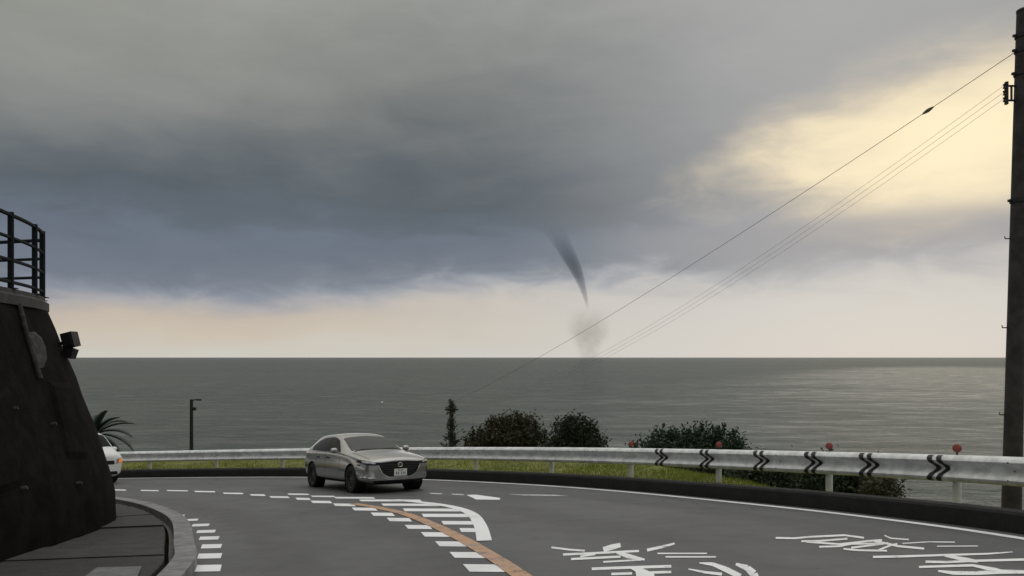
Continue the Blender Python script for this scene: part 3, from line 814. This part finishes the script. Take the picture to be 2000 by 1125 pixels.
def px_tree(name, u0, u1, vtop, vbot, d, blobs, n, size, m, label, cat='tree', **kw):
    """crown that spans photo pixels u0..u1 x vtop..vbot at depth d; blobs: (fx, fz, frx, frz) fractions of that box"""
    a = at(u0, vbot, d); b = at(u1, vtop, d); cx = (a.x+b.x)/2; gz = land_z(cx, d)
    gz = min(gz, a.z-.2); base = Vector((cx, d, gz)); wd = b.x-a.x; hh = b.z-a.z; L = []
    for (fx, fz, frx, frz) in blobs:
        L.append(((a.x+wd*fx-cx, random.uniform(-.4, .4), a.z+hh*fz-gz), (wd*frx, wd*frx*1.05, hh*frz)))
    return tree(name, base, L, n, size, m, label, cat, **kw)
px_tree('broadleaf_tree', 912, 1072, 806, 905, 31, [(.16,.38,.15,.32),(.36,.48,.22,.40),(.58,.55,.22,.40),(.76,.52,.17,.36),(.9,.36,.11,.30),(.05,.28,.09,.22)], 9000, .085, M_LEAFO,
        'wide olive-brown round tree behind the rail, just right of the ivy pole', group='coastal trees behind the rail')
px_tree('broadleaf_tree', 1074, 1186, 808, 905, 30, [(.28,.45,.24,.40),(.48,.56,.24,.40),(.68,.42,.2,.38),(.88,.24,.14,.26),(.12,.3,.14,.28)], 7500, .08, M_LEAFD,
        'smaller dark green round tree behind the rail, right of the olive tree', group='coastal trees behind the rail')
px_tree('low_bush', 1232, 1462, 832, 935, 25, [(.12,.38,.13,.30),(.28,.5,.16,.40),(.46,.5,.17,.40),(.64,.55,.16,.40),(.8,.5,.15,.42),(.93,.3,.12,.3)], 10000, .075, M_LEAFG,
        'spiky dark green bush rising over the rail beside the first chevrons', 'bush', spikes=60, group='bushes on the bank')
px_tree('low_bush', 1440, 1590, 912, 985, 18.2, [(.15,.5,.2,.5),(.4,.55,.24,.5),(.65,.5,.24,.5),(.88,.45,.18,.45)], 8000, .065, M_LEAFD,
        'dark bush seen under the rail between the two right-hand red reflectors', 'bush', spikes=0, group='bushes on the bank')
px_tree('low_bush', 1575, 1712, 906, 985, 16.6, [(.15,.5,.2,.5),(.4,.55,.24,.5),(.65,.52,.22,.5),(.88,.5,.16,.42)], 7000, .065, M_LEAFD,
        'dark bush under the rail around the third white post', 'bush', spikes=0, group='bushes on the bank')
px_tree('low_bush', 1684, 1748, 942, 990, 15.2, [(.3,.5,.3,.5),(.7,.5,.3,.48)], 3600, .05, M_LEAFO,
        'small pale-tipped shrub at the kerb edge, last before the open sea', 'bush', spikes=0, group='bushes on the bank')
px_tree('low_bush', 1290, 1450, 905, 960, 20.5, [(.15,.4,.2,.5),(.4,.5,.24,.5),(.65,.5,.24,.5),(.88,.45,.18,.45)], 6000, .065, M_LEAFD,
        'dark low bush in the gap beneath the first chevrons', 'bush', spikes=0, group='bushes on the bank')
# ivy on the far pole
hp = FP.z-fb+.75; P = []
for k in range(90):
    z = random.uniform(.2, 1)**.8*hp; r = (.46*(1-z/hp)**.6+.09)*random.uniform(.4, 1.15); a = random.uniform(0, 6.28)
    c = Vector((r*math.cos(a), r*math.sin(a), z))
    P += [c+Vector((random.gauss(0, .07), random.gauss(0, .07), random.gauss(0, .09))) for _ in range(22)]
for k in range(16):
    a = random.uniform(0, 6.28); z = random.uniform(.62, .88)*hp
    for q in range(10): P.append(Vector((math.cos(a)*(.15+.05*q), math.sin(a)*(.15+.05*q), z+.035*q)))
leaves('ivy', P, .085, M_IVY, ivy_pole)

# cycad palm behind the wall end
pb = at(186, 850, 31); pz = land_z(pb.x, pb.y)
palm = empty('cycad_palm', (pb.x, pb.y, pz)); tag(palm, 'cycad palm with arching dark fronds behind the end of the wall', 'palm')
hT = pb.z-pz
MB().tube([(0, 0, -.2), (.05, 0, hT*.5), (0, 0, hT)], [.2, .18, .14], 10).build('trunk', M_TRUNK, palm, True)
def frond(az, elv, L, droop):
    mb = MB(); pts = []; p = Vector((0, 0, hT)); dz = elv
    hd = Vector((math.cos(az), math.sin(az), 0))
    n = 14
    for k in range(n+1):
        pts.append(p.copy()); p = p+(hd*math.cos(dz)+Vector((0, 0, math.sin(dz))))*(L/n); dz -= droop/n
    mb.tube(pts, [.02*(1-k/n*.8) for k in range(n+1)], 5)
    sd = hd.cross(Vector((0, 0, 1)))
    for k in range(2, n+1):
        for h in (0, .5):
            if k+h > n: continue
            q = pts[k].lerp(pts[min(n, k+1)], h); t = (pts[min(k+1, n)]-pts[k-1]).normalized()
            up = sd.cross(t); ll = .30*math.sin(math.pi*min(1, (k+h)/n*.86+.1))**.6
            for sg in (-1, 1):
                tip = q+sd*sg*ll*.75+t*ll*.55+up*.16*ll*2
                mb.add([q-t*.045, q+t*.045, tip], [(0, 1, 2)])
    return mb.build('frond', M_PALM, palm)
for k, (az, el, L, dr) in enumerate([(-8,58,1.25,.9),(10,40,1.5,.9),(-12,25,1.65,1.0),(5,5,1.6,1.1),(-5,-18,1.3,.8),(60,50,1.4,1.2),(110,60,1.3,1),(150,35,1.5,1.2),(200,30,1.5,1.1),(250,55,1.3,1),(290,30,1.5,1.2),(330,72,1.2,.7)]):
    frond(R(az), R(el), L*1.05, dr)

# verge grass: real blades along the strip behind the kerb
def grass():
    vs = []; fs = []; C = resample(KERB, 500); N = normals2(C); rnd = random.Random(3)
    ok = [i for i in range(500) if C[i].y > 9 and C[i].x > -26]
    for _ in range(60000):
        i = rnd.choice(ok); wv = verge_w(C[i]); o = rnd.uniform(.36, wv+1.0)
        if C[i].x > 3.3 and rnd.random() < min(1, (C[i].x-3.3)*.8): continue
        p = C[i]-N[i]*o+Vector((rnd.uniform(-.1, .1), rnd.uniform(-.1, .1)))
        z = zr(C[i].x, C[i].y)+bank_h(o, wv)-.01
        dens = mnoise.noise(Vector((p.x*.8, p.y*.8, 4)))
        h = rnd.uniform(.03, .10)*(1+.7*dens); a = rnd.uniform(0, 6.28); w_ = rnd.uniform(.006, .014)
        ln = Vector((rnd.gauss(0, .3), rnd.gauss(0, .3), 1))*h; s = Vector((math.cos(a), math.sin(a), 0))*w_
        b = Vector((p.x, p.y, z)); n = len(vs)
        vs += [b-s, b+s, b+ln]; fs.append((n, n+1, n+2))
    return mesh_obj('verge_grass', vs, fs, M_GRASS)
tag(grass(), 'yellow-green verge grass behind the kerb under the guard rail', 'grass', kind='stuff')

# ------------------------------------------------------------------ cars
M_BODY = mat('warm_silver_car_paint', (.36, .355, .335), .14, metal=.65, var=.05, vscale=2, coat=1)
M_WBODY = mat('white_car_paint', (.78, .78, .77), .3, var=.04, vscale=2, coat=.7)
M_GLASS = mat('dark_car_glass', (.010, .012, .013), .04, var=.1, spec=.06)
M_WSCREEN = mat('windscreen_glass', (.010, .013, .013), .02, var=.1, spec=.3)
M_TRIM = mat('black_plastic_trim', (.008, .008, .008), .5, var=.2, spec=.3)
M_CHROME = mat('bright_chrome', (.7, .7, .7), .18, metal=1, var=.05)
M_LENS = mat('headlamp_lens', (.45, .46, .46), .12, metal=.4, var=.4, vscale=20)
M_TYRE = mat('tyre_rubber', (.014, .014, .014), .85, var=.2)
M_RIM = mat('dark_alloy', (.10, .10, .10), .4, metal=.7, var=.2)
M_NUM = mat('number_plate', (.74, .75, .70), .5, var=.05)
M_INK = mat('plate_ink', (.25, .30, .26), .6, var=.2)
M_AMBER = mat('amber_indicator', (.75, .22, .05), .3, var=.2, vscale=15, emit=((1, .30, .06), .35))

HATCH = [  # x, zb, [(y,z) x7: bottom edge, sill, widest, belt/shoulder, cab side, roof edge, crown]
 (2.27, .28, [(.44,.28),(.56,.35),(.62,.50),(.58,.68),(.42,.735),(.22,.76),(0,.765)]),
 (2.18, .20, [(.62,.20),(.76,.32),(.81,.52),(.765,.735),(.54,.795),(.28,.82),(0,.828)]),
 (1.90, .18, [(.70,.18),(.86,.32),(.89,.55),(.835,.795),(.62,.85),(.34,.875),(0,.885)]),
 (1.36, .18, [(.74,.18),(.885,.32),(.90,.57),(.855,.87),(.69,.915),(.40,.94),(0,.95)]),
 (1.02, .18, [(.74,.18),(.885,.32),(.895,.59),(.855,.91),(.73,.945),(.46,.975),(0,.995)]),
 (.70, .18, [(.74,.18),(.885,.32),(.895,.60),(.855,.93),(.735,1.04),(.60,1.10),(0,1.135)]),
 (.10, .18, [(.74,.18),(.885,.32),(.895,.60),(.86,.95),(.69,1.25),(.57,1.34),(0,1.385)]),
 (-.40, .18, [(.74,.18),(.885,.32),(.895,.60),(.86,.96),(.66,1.30),(.53,1.40),(0,1.445)]),
 (-1.10, .18, [(.74,.18),(.885,.32),(.90,.60),(.86,.97),(.64,1.28),(.51,1.38),(0,1.425)]),
 (-1.65, .20, [(.74,.20),(.88,.33),(.90,.62),(.85,.97),(.60,1.25),(.475,1.355),(0,1.405)]),
 (-2.00, .25, [(.72,.25),(.84,.36),(.885,.64),(.84,.95),(.585,1.14),(.455,1.24),(0,1.29)]),
 (-2.15, .30, [(.64,.30),(.77,.40),(.82,.62),(.77,.90),(.58,.98),(.42,1.03),(0,1.06)]),
 (-2.19, .36, [(.52,.36),(.64,.44),(.69,.60),(.64,.80),(.50,.87),(.32,.91),(0,.93)])]
WAGON = [
 (1.70, .30, [(.40,.30),(.54,.36),(.60,.52),(.58,.72),(.44,.82),(.24,.85),(0,.855)]),
 (1.64, .22, [(.54,.22),(.66,.32),(.71,.55),(.69,.80),(.52,.91),(.28,.94),(0,.95)]),
 (1.52, .18, [(.58,.18),(.71,.32),(.735,.58),(.715,.92),(.58,1.0),(.34,1.03),(0,1.04)]),
 (1.36, .18, [(.60,.18),(.72,.32),(.74,.60),(.725,.98),(.65,1.08),(.46,1.13),(0,1.16)]),
 (1.02, .18, [(.60,.18),(.72,.32),(.74,.60),(.73,1.0),(.66,1.42),(.54,1.55),(0,1.60)]),
 (.70, .18, [(.60,.18),(.72,.32),(.74,.60),(.73,1.0),(.65,1.52),(.53,1.68),(0,1.73)]),
 (-.60, .18, [(.60,.18),(.72,.32),(.74,.60),(.73,1.0),(.65,1.55),(.53,1.71),(0,1.76)]),
 (-1.45, .20, [(.60,.20),(.71,.32),(.735,.60),(.72,1.0),(.64,1.52),(.52,1.68),(0,1.73)]),
 (-1.62, .24, [(.58,.24),(.69,.34),(.71,.60),(.69,.98),(.61,1.38),(.47,1.52),(0,1.57)]),
 (-1.70, .32, [(.48,.32),(.58,.40),(.60,.60),(.58,.92),(.51,1.18),(.37,1.28),(0,1.32)])]
def body_mesh(st):
    bm = bmesh.new(); rings = []
    for (x, zb, h) in st:
        half = [(0, zb)]+h
        loop = [bm.verts.new((x, y, z)) for y, z in half]+[bm.verts.new((x, -y, z)) for y, z in reversed(half[1:-1])]
        rings.append(loop)
    k = len(rings[0])
    for a, b in zip(rings, rings[1:]):
        for j in range(k): bm.faces.new((a[j], a[(j+1) % k], b[(j+1) % k], b[j]))
    for r, flip in ((rings[0], False), (rings[-1], True)):
        n = k//2; fs = [(r[0], r[1], r[k-1])]
        for j in range(1, n-1): fs.append((r[j], r[j+1], r[k-j-1], r[k-j]))
        fs.append((r[n-1], r[n], r[n+1]))
        for f in fs: bm.faces.new(f if flip else f[::-1])
    bmesh.ops.recalc_face_normals(bm, faces=bm.faces)
    cl = bm.edges.layers.float.get('crease_edge') or bm.edges.layers.float.new('crease_edge')
    for a, b in zip(rings, rings[1:]):
        for j, cv in ((2, .35), (4, .5), (6, .35), (k-2, .35), (k-4, .5), (k-6, .35)):
            e_ = bm.edges.get((a[j], b[j]))
            if e_: e_[cl] = cv
    for j in range(3, k-2):
        e_ = bm.edges.get((rings[1][j], rings[1][(j+1) % k]))
        if e_: e_[cl] = .45
    me = bpy.data.meshes.new('body'); bm.to_mesh(me); bm.free(); return me
def evaluated(o):
    dg = bpy.context.evaluated_depsgraph_get(); dg.update()
    return bpy.data.meshes.new_from_object(o.evaluated_get(dg))
def make_car(name, st, axles, wr, track, paintm, parts):
    """body from cross sections, wheel wells cut out, panels laid on the surface by ray casting"""
    tmp = bpy.data.objects.new('tmp', body_mesh(st)); COL.objects.link(tmp)
    ss = tmp.modifiers.new('s', 'SUBSURF'); ss.levels = 3; ss.render_levels = 3
    bpy.context.view_layer.update(); smooth_me = evaluated(tmp)
    bvh = BVHTree.FromPolygons([v.co.copy() for v in smooth_me.vertices], [tuple(p.vertices) for p in smooth_me.polygons])
    cut = []
    for ax in axles:
        for s in (-1, 1):
            c = MB(); y0, y1 = s*(track/2-.16), s*(track/2+.5); c.lathe([(0, y0), (wr+.05, y0), (wr+.05, y1), (0, y1)], 'y', 28, (ax, 0, wr))
            co_ = c.build('cutter', None); cut.append(co_)
            bm = bmesh.new(); bm.from_mesh(co_.data); bmesh.ops.remove_doubles(bm, verts=bm.verts, dist=1e-5); bmesh.ops.recalc_face_normals(bm, faces=bm.faces); bm.to_mesh(co_.data); bm.free()
            md = tmp.modifiers.new('b', 'BOOLEAN'); md.object = co_; md.operation = 'DIFFERENCE'; md.solver = 'EXACT'
    bpy.context.view_layer.update(); me = evaluated(tmp)
    if len(me.polygons) < 200: me = smooth_me
    for c in cut: bpy.data.objects.remove(c)
    bpy.data.objects.remove(tmp)
    e = empty(name); me.materials.clear(); me.materials.append(paintm)
    bo = link('body', me, None, e); shade(bo, 35)
    def patch(pname, poly, axis, m, off=.006, parent=None, cuts=4):
        parent = parent or e
        bm = bmesh.new(); bm.faces.new([bm.verts.new((a, b, 0)) for a, b in poly]); bmesh.ops.triangulate(bm, faces=bm.faces)
        bmesh.ops.subdivide_edges(bm, edges=bm.edges, cuts=cuts, use_grid_fill=True)
        kill = []
        for v in bm.verts:
            a, b = v.co.x, v.co.y
            if axis == 'front': o, d = Vector((6, a, b)), Vector((-1, 0, 0))
            elif axis == 'left': o, d = Vector((a, 4, b)), Vector((0, -1, 0))
            elif axis == 'right': o, d = Vector((a, -4, b)), Vector((0, 1, 0))
            elif axis == 'back': o, d = Vector((-6, a, b)), Vector((1, 0, 0))
            else: o, d = Vector((a, b, 4)), Vector((0, 0, -1))
            h = bvh.ray_cast(o, d)
            if h[0] is None: kill.append(v); continue
            n = h[1] if h[1].dot(d) < 0 else -h[1]; v.co = h[0]+n*off
        bmesh.ops.delete(bm, geom=kill, context='VERTS'); bmesh.ops.recalc_face_normals(bm, faces=bm.faces)
        me_ = bpy.data.meshes.new(pname); bm.to_mesh(me_); bm.free()
        o = link(pname, me_, m, parent); 
        for p in me_.polygons: p.use_smooth = True
        return o
    for ax in axles:
        for s in (-1, 1):
            wh = empty('wheel'); wh.parent = e; wh.location = (ax, s*(track/2), wr)
            t = MB(); t.lathe([(wr*.68, -.1), (wr*.92, -.105), (wr, -.08), (wr, .08), (wr*.92, .105), (wr*.68, .1), (wr*.68, -.1)], 'y', 32); t.build('tyre', M_TYRE, wh, True)
            r = MB(); r.lathe([(wr*.69, -.09), (wr*.62, -.085), (wr*.60, -.02), (wr*.60, .02), (wr*.62, .085), (wr*.69, .09)], 'y', 28)
            r.lathe([(0, s*.075), (.05, s*.075), (.06, s*.05), (.06, s*.0)], 'y', 16)
            for k in range(10):
                a = k*math.pi/5; rot = Matrix.Rotation(a, 3, 'Y'); r.box(rot @ Vector((wr*.34, s*.05, 0)), (wr*.56, .03, .035), rot)
            r.lathe([(wr*.6, -s*.03), (0, -s*.03)], 'y', 20)
            r.build('rim', M_RIM, wh)
            l = MB(); l.lathe([(wr+.047, s*.1), (wr+.047, -s*.15), (0, -s*.15)], 'y', 28, (ax, s*track/2, wr)); l.build('wheel_well', M_TRIM, e)
    parts(e, patch, bo); return e

def mirror_y(poly): return [(-a, b) for a, b in poly]
def hatch_parts(e, patch, bo):
    ws = patch('windscreen', [(.985,.0),(.92,.66),(.70,.645),(.16,.575),(.13,0),(.16,-.575),(.70,-.645),(.92,-.66)], 'top', M_WSCREEN, .007)
    for sd, s in (('left', 1), ('right', -1)):
        patch('front_side_window', [(.60,.965),(.14,1.235),(-.1,1.30),(-.33,1.325),(-.33,.965)], sd, M_GLASS, .006)
        patch('rear_side_window', [(-.40,.965),(-.40,1.325),(-.95,1.305),(-1.35,1.235),(-1.58,1.10),(-1.45,.99)], sd, M_GLASS, .006)
        patch('window_pillar', [(-.33,.965),(-.33,1.325),(-.40,1.325),(-.40,.965)], sd, M_TRIM, .005, cuts=2)
        patch('sill_cladding', [(.98,.19),(.98,.285),(-.98,.285),(-.98,.19)], sd, M_TRIM, .005, cuts=6)
        for x in (.62, -.36, -1.05):
            patch('door_gap', [(x,.30),(x+.012,.30),(x+.02 if x > 0 else x+.012,.94),(x+.008 if x > 0 else x,.94)], sd, M_TRIM, .003, cuts=3)
        for x in (-.16, -.88):
            patch('door_handle', [(x-.1,.80),(x+.1,.79),(x+.1,.825),(x-.1,.835)], sd, M_TRIM, .01, cuts=2)
        patch('side_repeater', [(1.72,.66),(1.90,.65),(1.90,.68),(1.72,.685)], sd, M_TRIM, .004, cuts=2)
        y = lambda a: a*s
        hl = patch('headlight', [(y(.51),.725),(y(.64),.735),(y(.84),.79),(y(.86),.735),(y(.78),.67),(y(.52),.655)], 'front', M_TRIM, .006)
        patch('headlight_lens', [(y(.60),.715),(y(.82),.765),(y(.82),.72),(y(.62),.685)], 'front', M_LENS, .012, hl, 3)
        wing = patch('chrome_wing', [(y(.535),.665),(y(.565),.665),(y(.46),.455),(y(.30),.362),(y(.0),.355),(y(0),.380),(y(.29),.387),(y(.43),.465)], 'front', M_CHROME, .012)
        patch('bumper_blade', [(y(.44),.345),(y(.82),.42),(y(.82),.385),(y(.5),.32)], 'front', M_CHROME, .008)
        mr = MB()
        mr.lathe([(0, -.085), (.05, -.075), (.068, -.02), (.07, .03), (.05, .075), (0, .085)], 'y', 14)
        for v in mr.v: v.x *= .75; v.x -= .012*abs(v.z)*10*.1
        mr.box((-.02, -s*.09, -.04), (.05, .16, .02))
        mo = mr.build('door_mirror', M_BODY, e, True); mo.location = (.56, s*.985, 1.0)
        g = MB(); g.box((-.047, 0, .005), (.008, .12, .085)); g.build('mirror_glass', M_GLASS, mo)
    gl = patch('grille', [(-.53,.72),(-.2,.735),(.2,.735),(.53,.72),(.54,.65),(.43,.46),(.29,.385),(-.29,.385),(-.43,.46),(-.54,.65)], 'front', M_TRIM, .007, cuts=6)
    patch('lower_intake', [(-.66,.30),(-.3,.305),(.3,.305),(.66,.30),(.58,.205),(-.58,.205)], 'front', M_TRIM, .006, cuts=5)
    for i in range(5):
        z = .44+.055*i; wv = .31+.045*i
        patch('grille_bar', [(-wv,z),(wv,z),(wv,z+.008),(-wv,z+.008)], 'front', M_RIM, .011, gl, 4)
    n = MB(); n.box((0, 0, 0), (.012, .33, .165)); no = n.build('number_plate', M_NUM, e); no.location = (2.30, 0, .48); no.rotation_euler.y = R(4)
    k = MB()
    k.box((.0075, .0, .05), (.003, .12, .022))
    for q, yy in enumerate((-.105, -.055, .02, .07, .115)): k.box((.0075, yy, -.02), (.003, .026 if q != 2 else .02, .062))
    k.build('plate_print', M_INK, no)
    em = MB(); ring = [(0, .06*math.cos(a), .047*math.sin(a)) for a in [i*math.pi/9 for i in range(18)]]
    em.tube([Vector(p) for p in ring]+[Vector(ring[0])], .006, 6, cap=False); em.tube([(0, -.055, .01), (0, -.03, .012), (0, 0, -.018), (0, .03, .012), (0, .055, .01)], .0065, 6)
    eo = em.build('emblem', M_CHROME, e, True); eo.location = (2.29, 0, .655)
    patch('bonnet_gap_left', [(2.0,.66),(1.1,.70),(1.1,.712),(2.0,.672)], 'top', M_TRIM, .003, cuts=6)
    patch('bonnet_gap_right', [(2.0,-.66),(1.1,-.70),(1.1,-.712),(2.0,-.672)], 'top', M_TRIM, .003, cuts=6)
    patch('cowl', [(1.03,-.62),(1.03,.62),(.97,.62),(1.0,.0),(.97,-.62)], 'top', M_TRIM, .006, cuts=4)
    for yy, L in ((-.45, .75), (.12, .6)):
        w_ = patch('wiper', [(.965,yy),(.975,yy),(.93,yy+L*.6),(.92,yy+L*.6)], 'top', M_TRIM, .02, ws, 3)
    patch('rear_window', [(-.5,1.05),(.5,1.05),(.42,1.26),(-.42,1.26)], 'back', M_GLASS, .006)
    for s in (1, -1): patch('tail_light', [(s*.45,.80),(s*.74,.82),(s*.74,.88),(s*.45,.86)], 'back', M_RED, .006)
def wagon_parts(e, patch, bo):
    patch('windscreen', [(1.33,-.54),(1.38,0),(1.33,.54),(.97,.49),(.95,0),(.97,-.49)], 'top', M_GLASS, .007)
    for sd, s in (('left', 1), ('right', -1)):
        patch('front_side_window', [(1.08,1.02),(.90,1.42),(.15,1.48),(.15,1.02)], sd, M_GLASS, .006)
        patch('rear_side_window', [(.08,1.02),(.08,1.48),(-1.3,1.45),(-1.35,1.04)], sd, M_GLASS, .006)
        patch('door_gap', [(1.12,.3),(1.135,.3),(1.135,.96),(1.12,.96)], sd, M_TRIM, .003, cuts=3)
        hl = patch('headlight', [(s*.40,.62),(s*.66,.66),(s*.66,.82),(s*.44,.76)], 'front', M_LENS, .007)
        patch('indicator', [(s*.50,.64),(s*.68,.66),(s*.68,.78),(s*.54,.76)], 'front', M_AMBER, .012)
        patch('side_indicator', [(1.42,.62),(1.66,.62),(1.62,.78),(1.42,.78)], sd, M_AMBER, .008, cuts=3)
        mr = MB(); mr.lathe([(0, -.08), (.06, -.06), (.08, 0), (.06, .06), (0, .08)], 'y', 12); mo = mr.build('door_mirror', M_WBODY, e, True); mo.location = (1.12, s*.83, 1.08)
    patch('grille', [(-.36,.60),(.36,.60),(.34,.72),(-.34,.72)], 'front', M_TRIM, .007)
    patch('lower_intake', [(-.5,.28),(.5,.28),(.46,.38),(-.46,.38)], 'front', M_TRIM, .006)
    n = MB(); n.box((0, 0, 0), (.012, .33, .165)); no = n.build('number_plate', M_NUM, e); no.location = (1.73, 0, .48)
def seat_car(e, pos, heading):
    """stand the car on the tilted road plane, nose along heading"""
    n = Vector((-BANK, SLOPE, 1)).normalized(); h = Vector((heading[0], heading[1], 0)); f = (h-n*h.dot(n)).normalized(); l = n.cross(f)
    m = Matrix((f, l, n)).transposed().to_4x4(); m.translation = onroad(pos, .004); e.matrix_world = m
car = make_car('grey_hatchback', HATCH, (1.36, -1.36), .325, 1.56, M_BODY, hatch_parts)
tag(car, 'warm silver hatchback car driving round the bend towards the viewer', 'car')
fr_, hd = Vector((-3.80, 18.5)), Vector((.554, -.832)).normalized()      # right front wheel, heading
lf = Vector((-hd.y, hd.x))
seat_car(car, fr_ + lf*.78 - hd*1.36, hd)
wag = make_car('white_minicar', WAGON, (1.12, -1.2), .28, 1.30, M_WBODY, wagon_parts)
tag(wag, 'white car mostly hidden behind the wall with its amber lamp showing', 'car')
hw = Vector((.93, -.37)).normalized(); nose = ground(229, 949).to_2d(); lw = Vector((-hw.y, hw.x))
seat_car(wag, nose - hw*2.95 + lw*.62, hw)

# ------------------------------------------------------------------ out at sea: float and waterspout
bp = at(746, 786, 1); dd = CZ/(-(bp.z-CZ)); bp = Vector((bp.x*dd, bp.y*dd, 0))
by = empty('mooring_buoy', bp); tag(by, 'tiny white buoy alone on the open sea above the hatchback', 'buoy')
MB().lathe([(0, -.4), (.5, -.3), (.62, 0), (.5, .35), (.2, .5), (0, .52)], seg=16).build('float', M_NUM, by, True)
MB().tube([(0, 0, .5), (0, 0, 1.0)], .06, 6).build('staff', M_STEEL, by)
def volmat(name, col, dens, z0, z1, z2, z3, nscale=0, absorb=(0, 0, 0), axis=None):
    m = bpy.data.materials.new(name); m.use_nodes = True; w = NT(m.node_tree)
    pos = w.n('ShaderNodeNewGeometry').outputs['Position']; z = w.n('ShaderNodeSeparateXYZ', {0: pos}).outputs[2]
    d = w.m('MULTIPLY', w.smooth(z, z0, z1), w.m('SUBTRACT', 1, w.smooth(z, z2, z3))); d = w.m('MULTIPLY', d, dens)
    if nscale: d = w.m('MULTIPLY', d, w.smooth(w.noise(pos, nscale, 3, .55), .05, .85))
    if axis:
        dv = w.n('ShaderNodeVectorMath', {0: pos, 1: (axis[0], axis[1], 0)}, operation='SUBTRACT').outputs[0]
        xx, yy, _z = w.n('ShaderNodeSeparateXYZ', {0: dv}).outputs
        rr = w.m('SQRT', w.m('ADD', w.m('MULTIPLY', xx, xx), w.m('MULTIPLY', yy, yy)))
        R_ = w.m('MULTIPLY_ADD', w.smooth(z, axis[3], axis[4]), axis[2]*.52, axis[2]*.48)   # cup: narrow foot, wide rim
        d = w.m('MULTIPLY', d, w.m('SUBTRACT', 1, w.smooth(w.m('DIVIDE', rr, R_), .35, 1)))
    v = w.n('ShaderNodeVolumePrincipled', {'Color': (*col, 1), 'Density': d, 'Anisotropy': .2, 'Absorption Color': (*absorb, 1)})
    w.n('ShaderNodeOutputMaterial', {'Volume': v.outputs[0]}); return m
SD = 9000.0
sp0 = at(1150, 698, SD); sp0.z = 0
spout = empty('waterspout', sp0); tag(spout, 'dark tapering waterspout reaching down from the cloud over the horizon', 'waterspout')
zz = lambda v: CZ+(698-v)/FPX*SD
K = SD/FPX
def fun():
    rows = [(612,1149,1.2),(603,1147.5,2.0),(592,1146,3.4),(577,1142.5,5.2),(560,1137.5,7.6),(545,1132,9.8),(525,1124,13),(505,1114,16),(485,1103,18.5),(465,1091.5,21),(445,1080,24),(425,1068,28),(400,1052,33)]
    seg = 28; vs = []; fs = []
    for i, (v, u, r) in enumerate(rows):
        for k in range(seg):
            a = k*2*math.pi/seg; rr = r*K*(1+.08*mnoise.noise(Vector((math.cos(a)*1.5, math.sin(a)*1.5, i*.4))))
            vs.append(Vector(((u-1150)*K+rr*math.cos(a), rr*math.sin(a), zz(v))))
    for i in range(len(rows)-1):
        for k in range(seg):
            a = i*seg+k; b = i*seg+(k+1) % seg; fs.append((a, b, b+seg, a+seg))
    fs += [tuple(range(seg-1, -1, -1)), tuple((len(rows)-1)*seg+k for k in range(seg))]
    return mesh_obj('funnel', vs, fs, volmat('funnel_cloud', (.38, .45, .56), .0092, zz(613), zz(585), zz(550), zz(425)), spout)
fun()
def spray():
    rows = [(699,26,),(690,31),(675,40),(655,47),(635,51),(615,53),(600,52),(585,44),(570,30)]
    seg = 32; vs = []; fs = []
    for i, (v, r) in enumerate(rows):
        for k in range(seg):
            a = k*2*math.pi/seg; rr = r*K*(1+.12*mnoise.noise(Vector((math.cos(a)*2, math.sin(a)*2, i*.6+5))))
            vs.append(Vector((rr*math.cos(a), rr*math.sin(a), max(.5, zz(v)))))
    for i in range(len(rows)-1):
        for k in range(seg):
            a = i*seg+k; b = i*seg+(k+1) % seg; fs.append((a, b, b+seg, a+seg))
    fs += [tuple(range(seg-1, -1, -1)), tuple((len(rows)-1)*seg+k for k in range(seg))]
    return mesh_obj('spray_cloud', vs, fs, volmat('sea_spray', (.80, .82, .74), .0022, zz(705), zz(699), zz(655), zz(592), .012, axis=(sp0.x, sp0.y, 52*K, zz(699), zz(640))), spout)
spray()
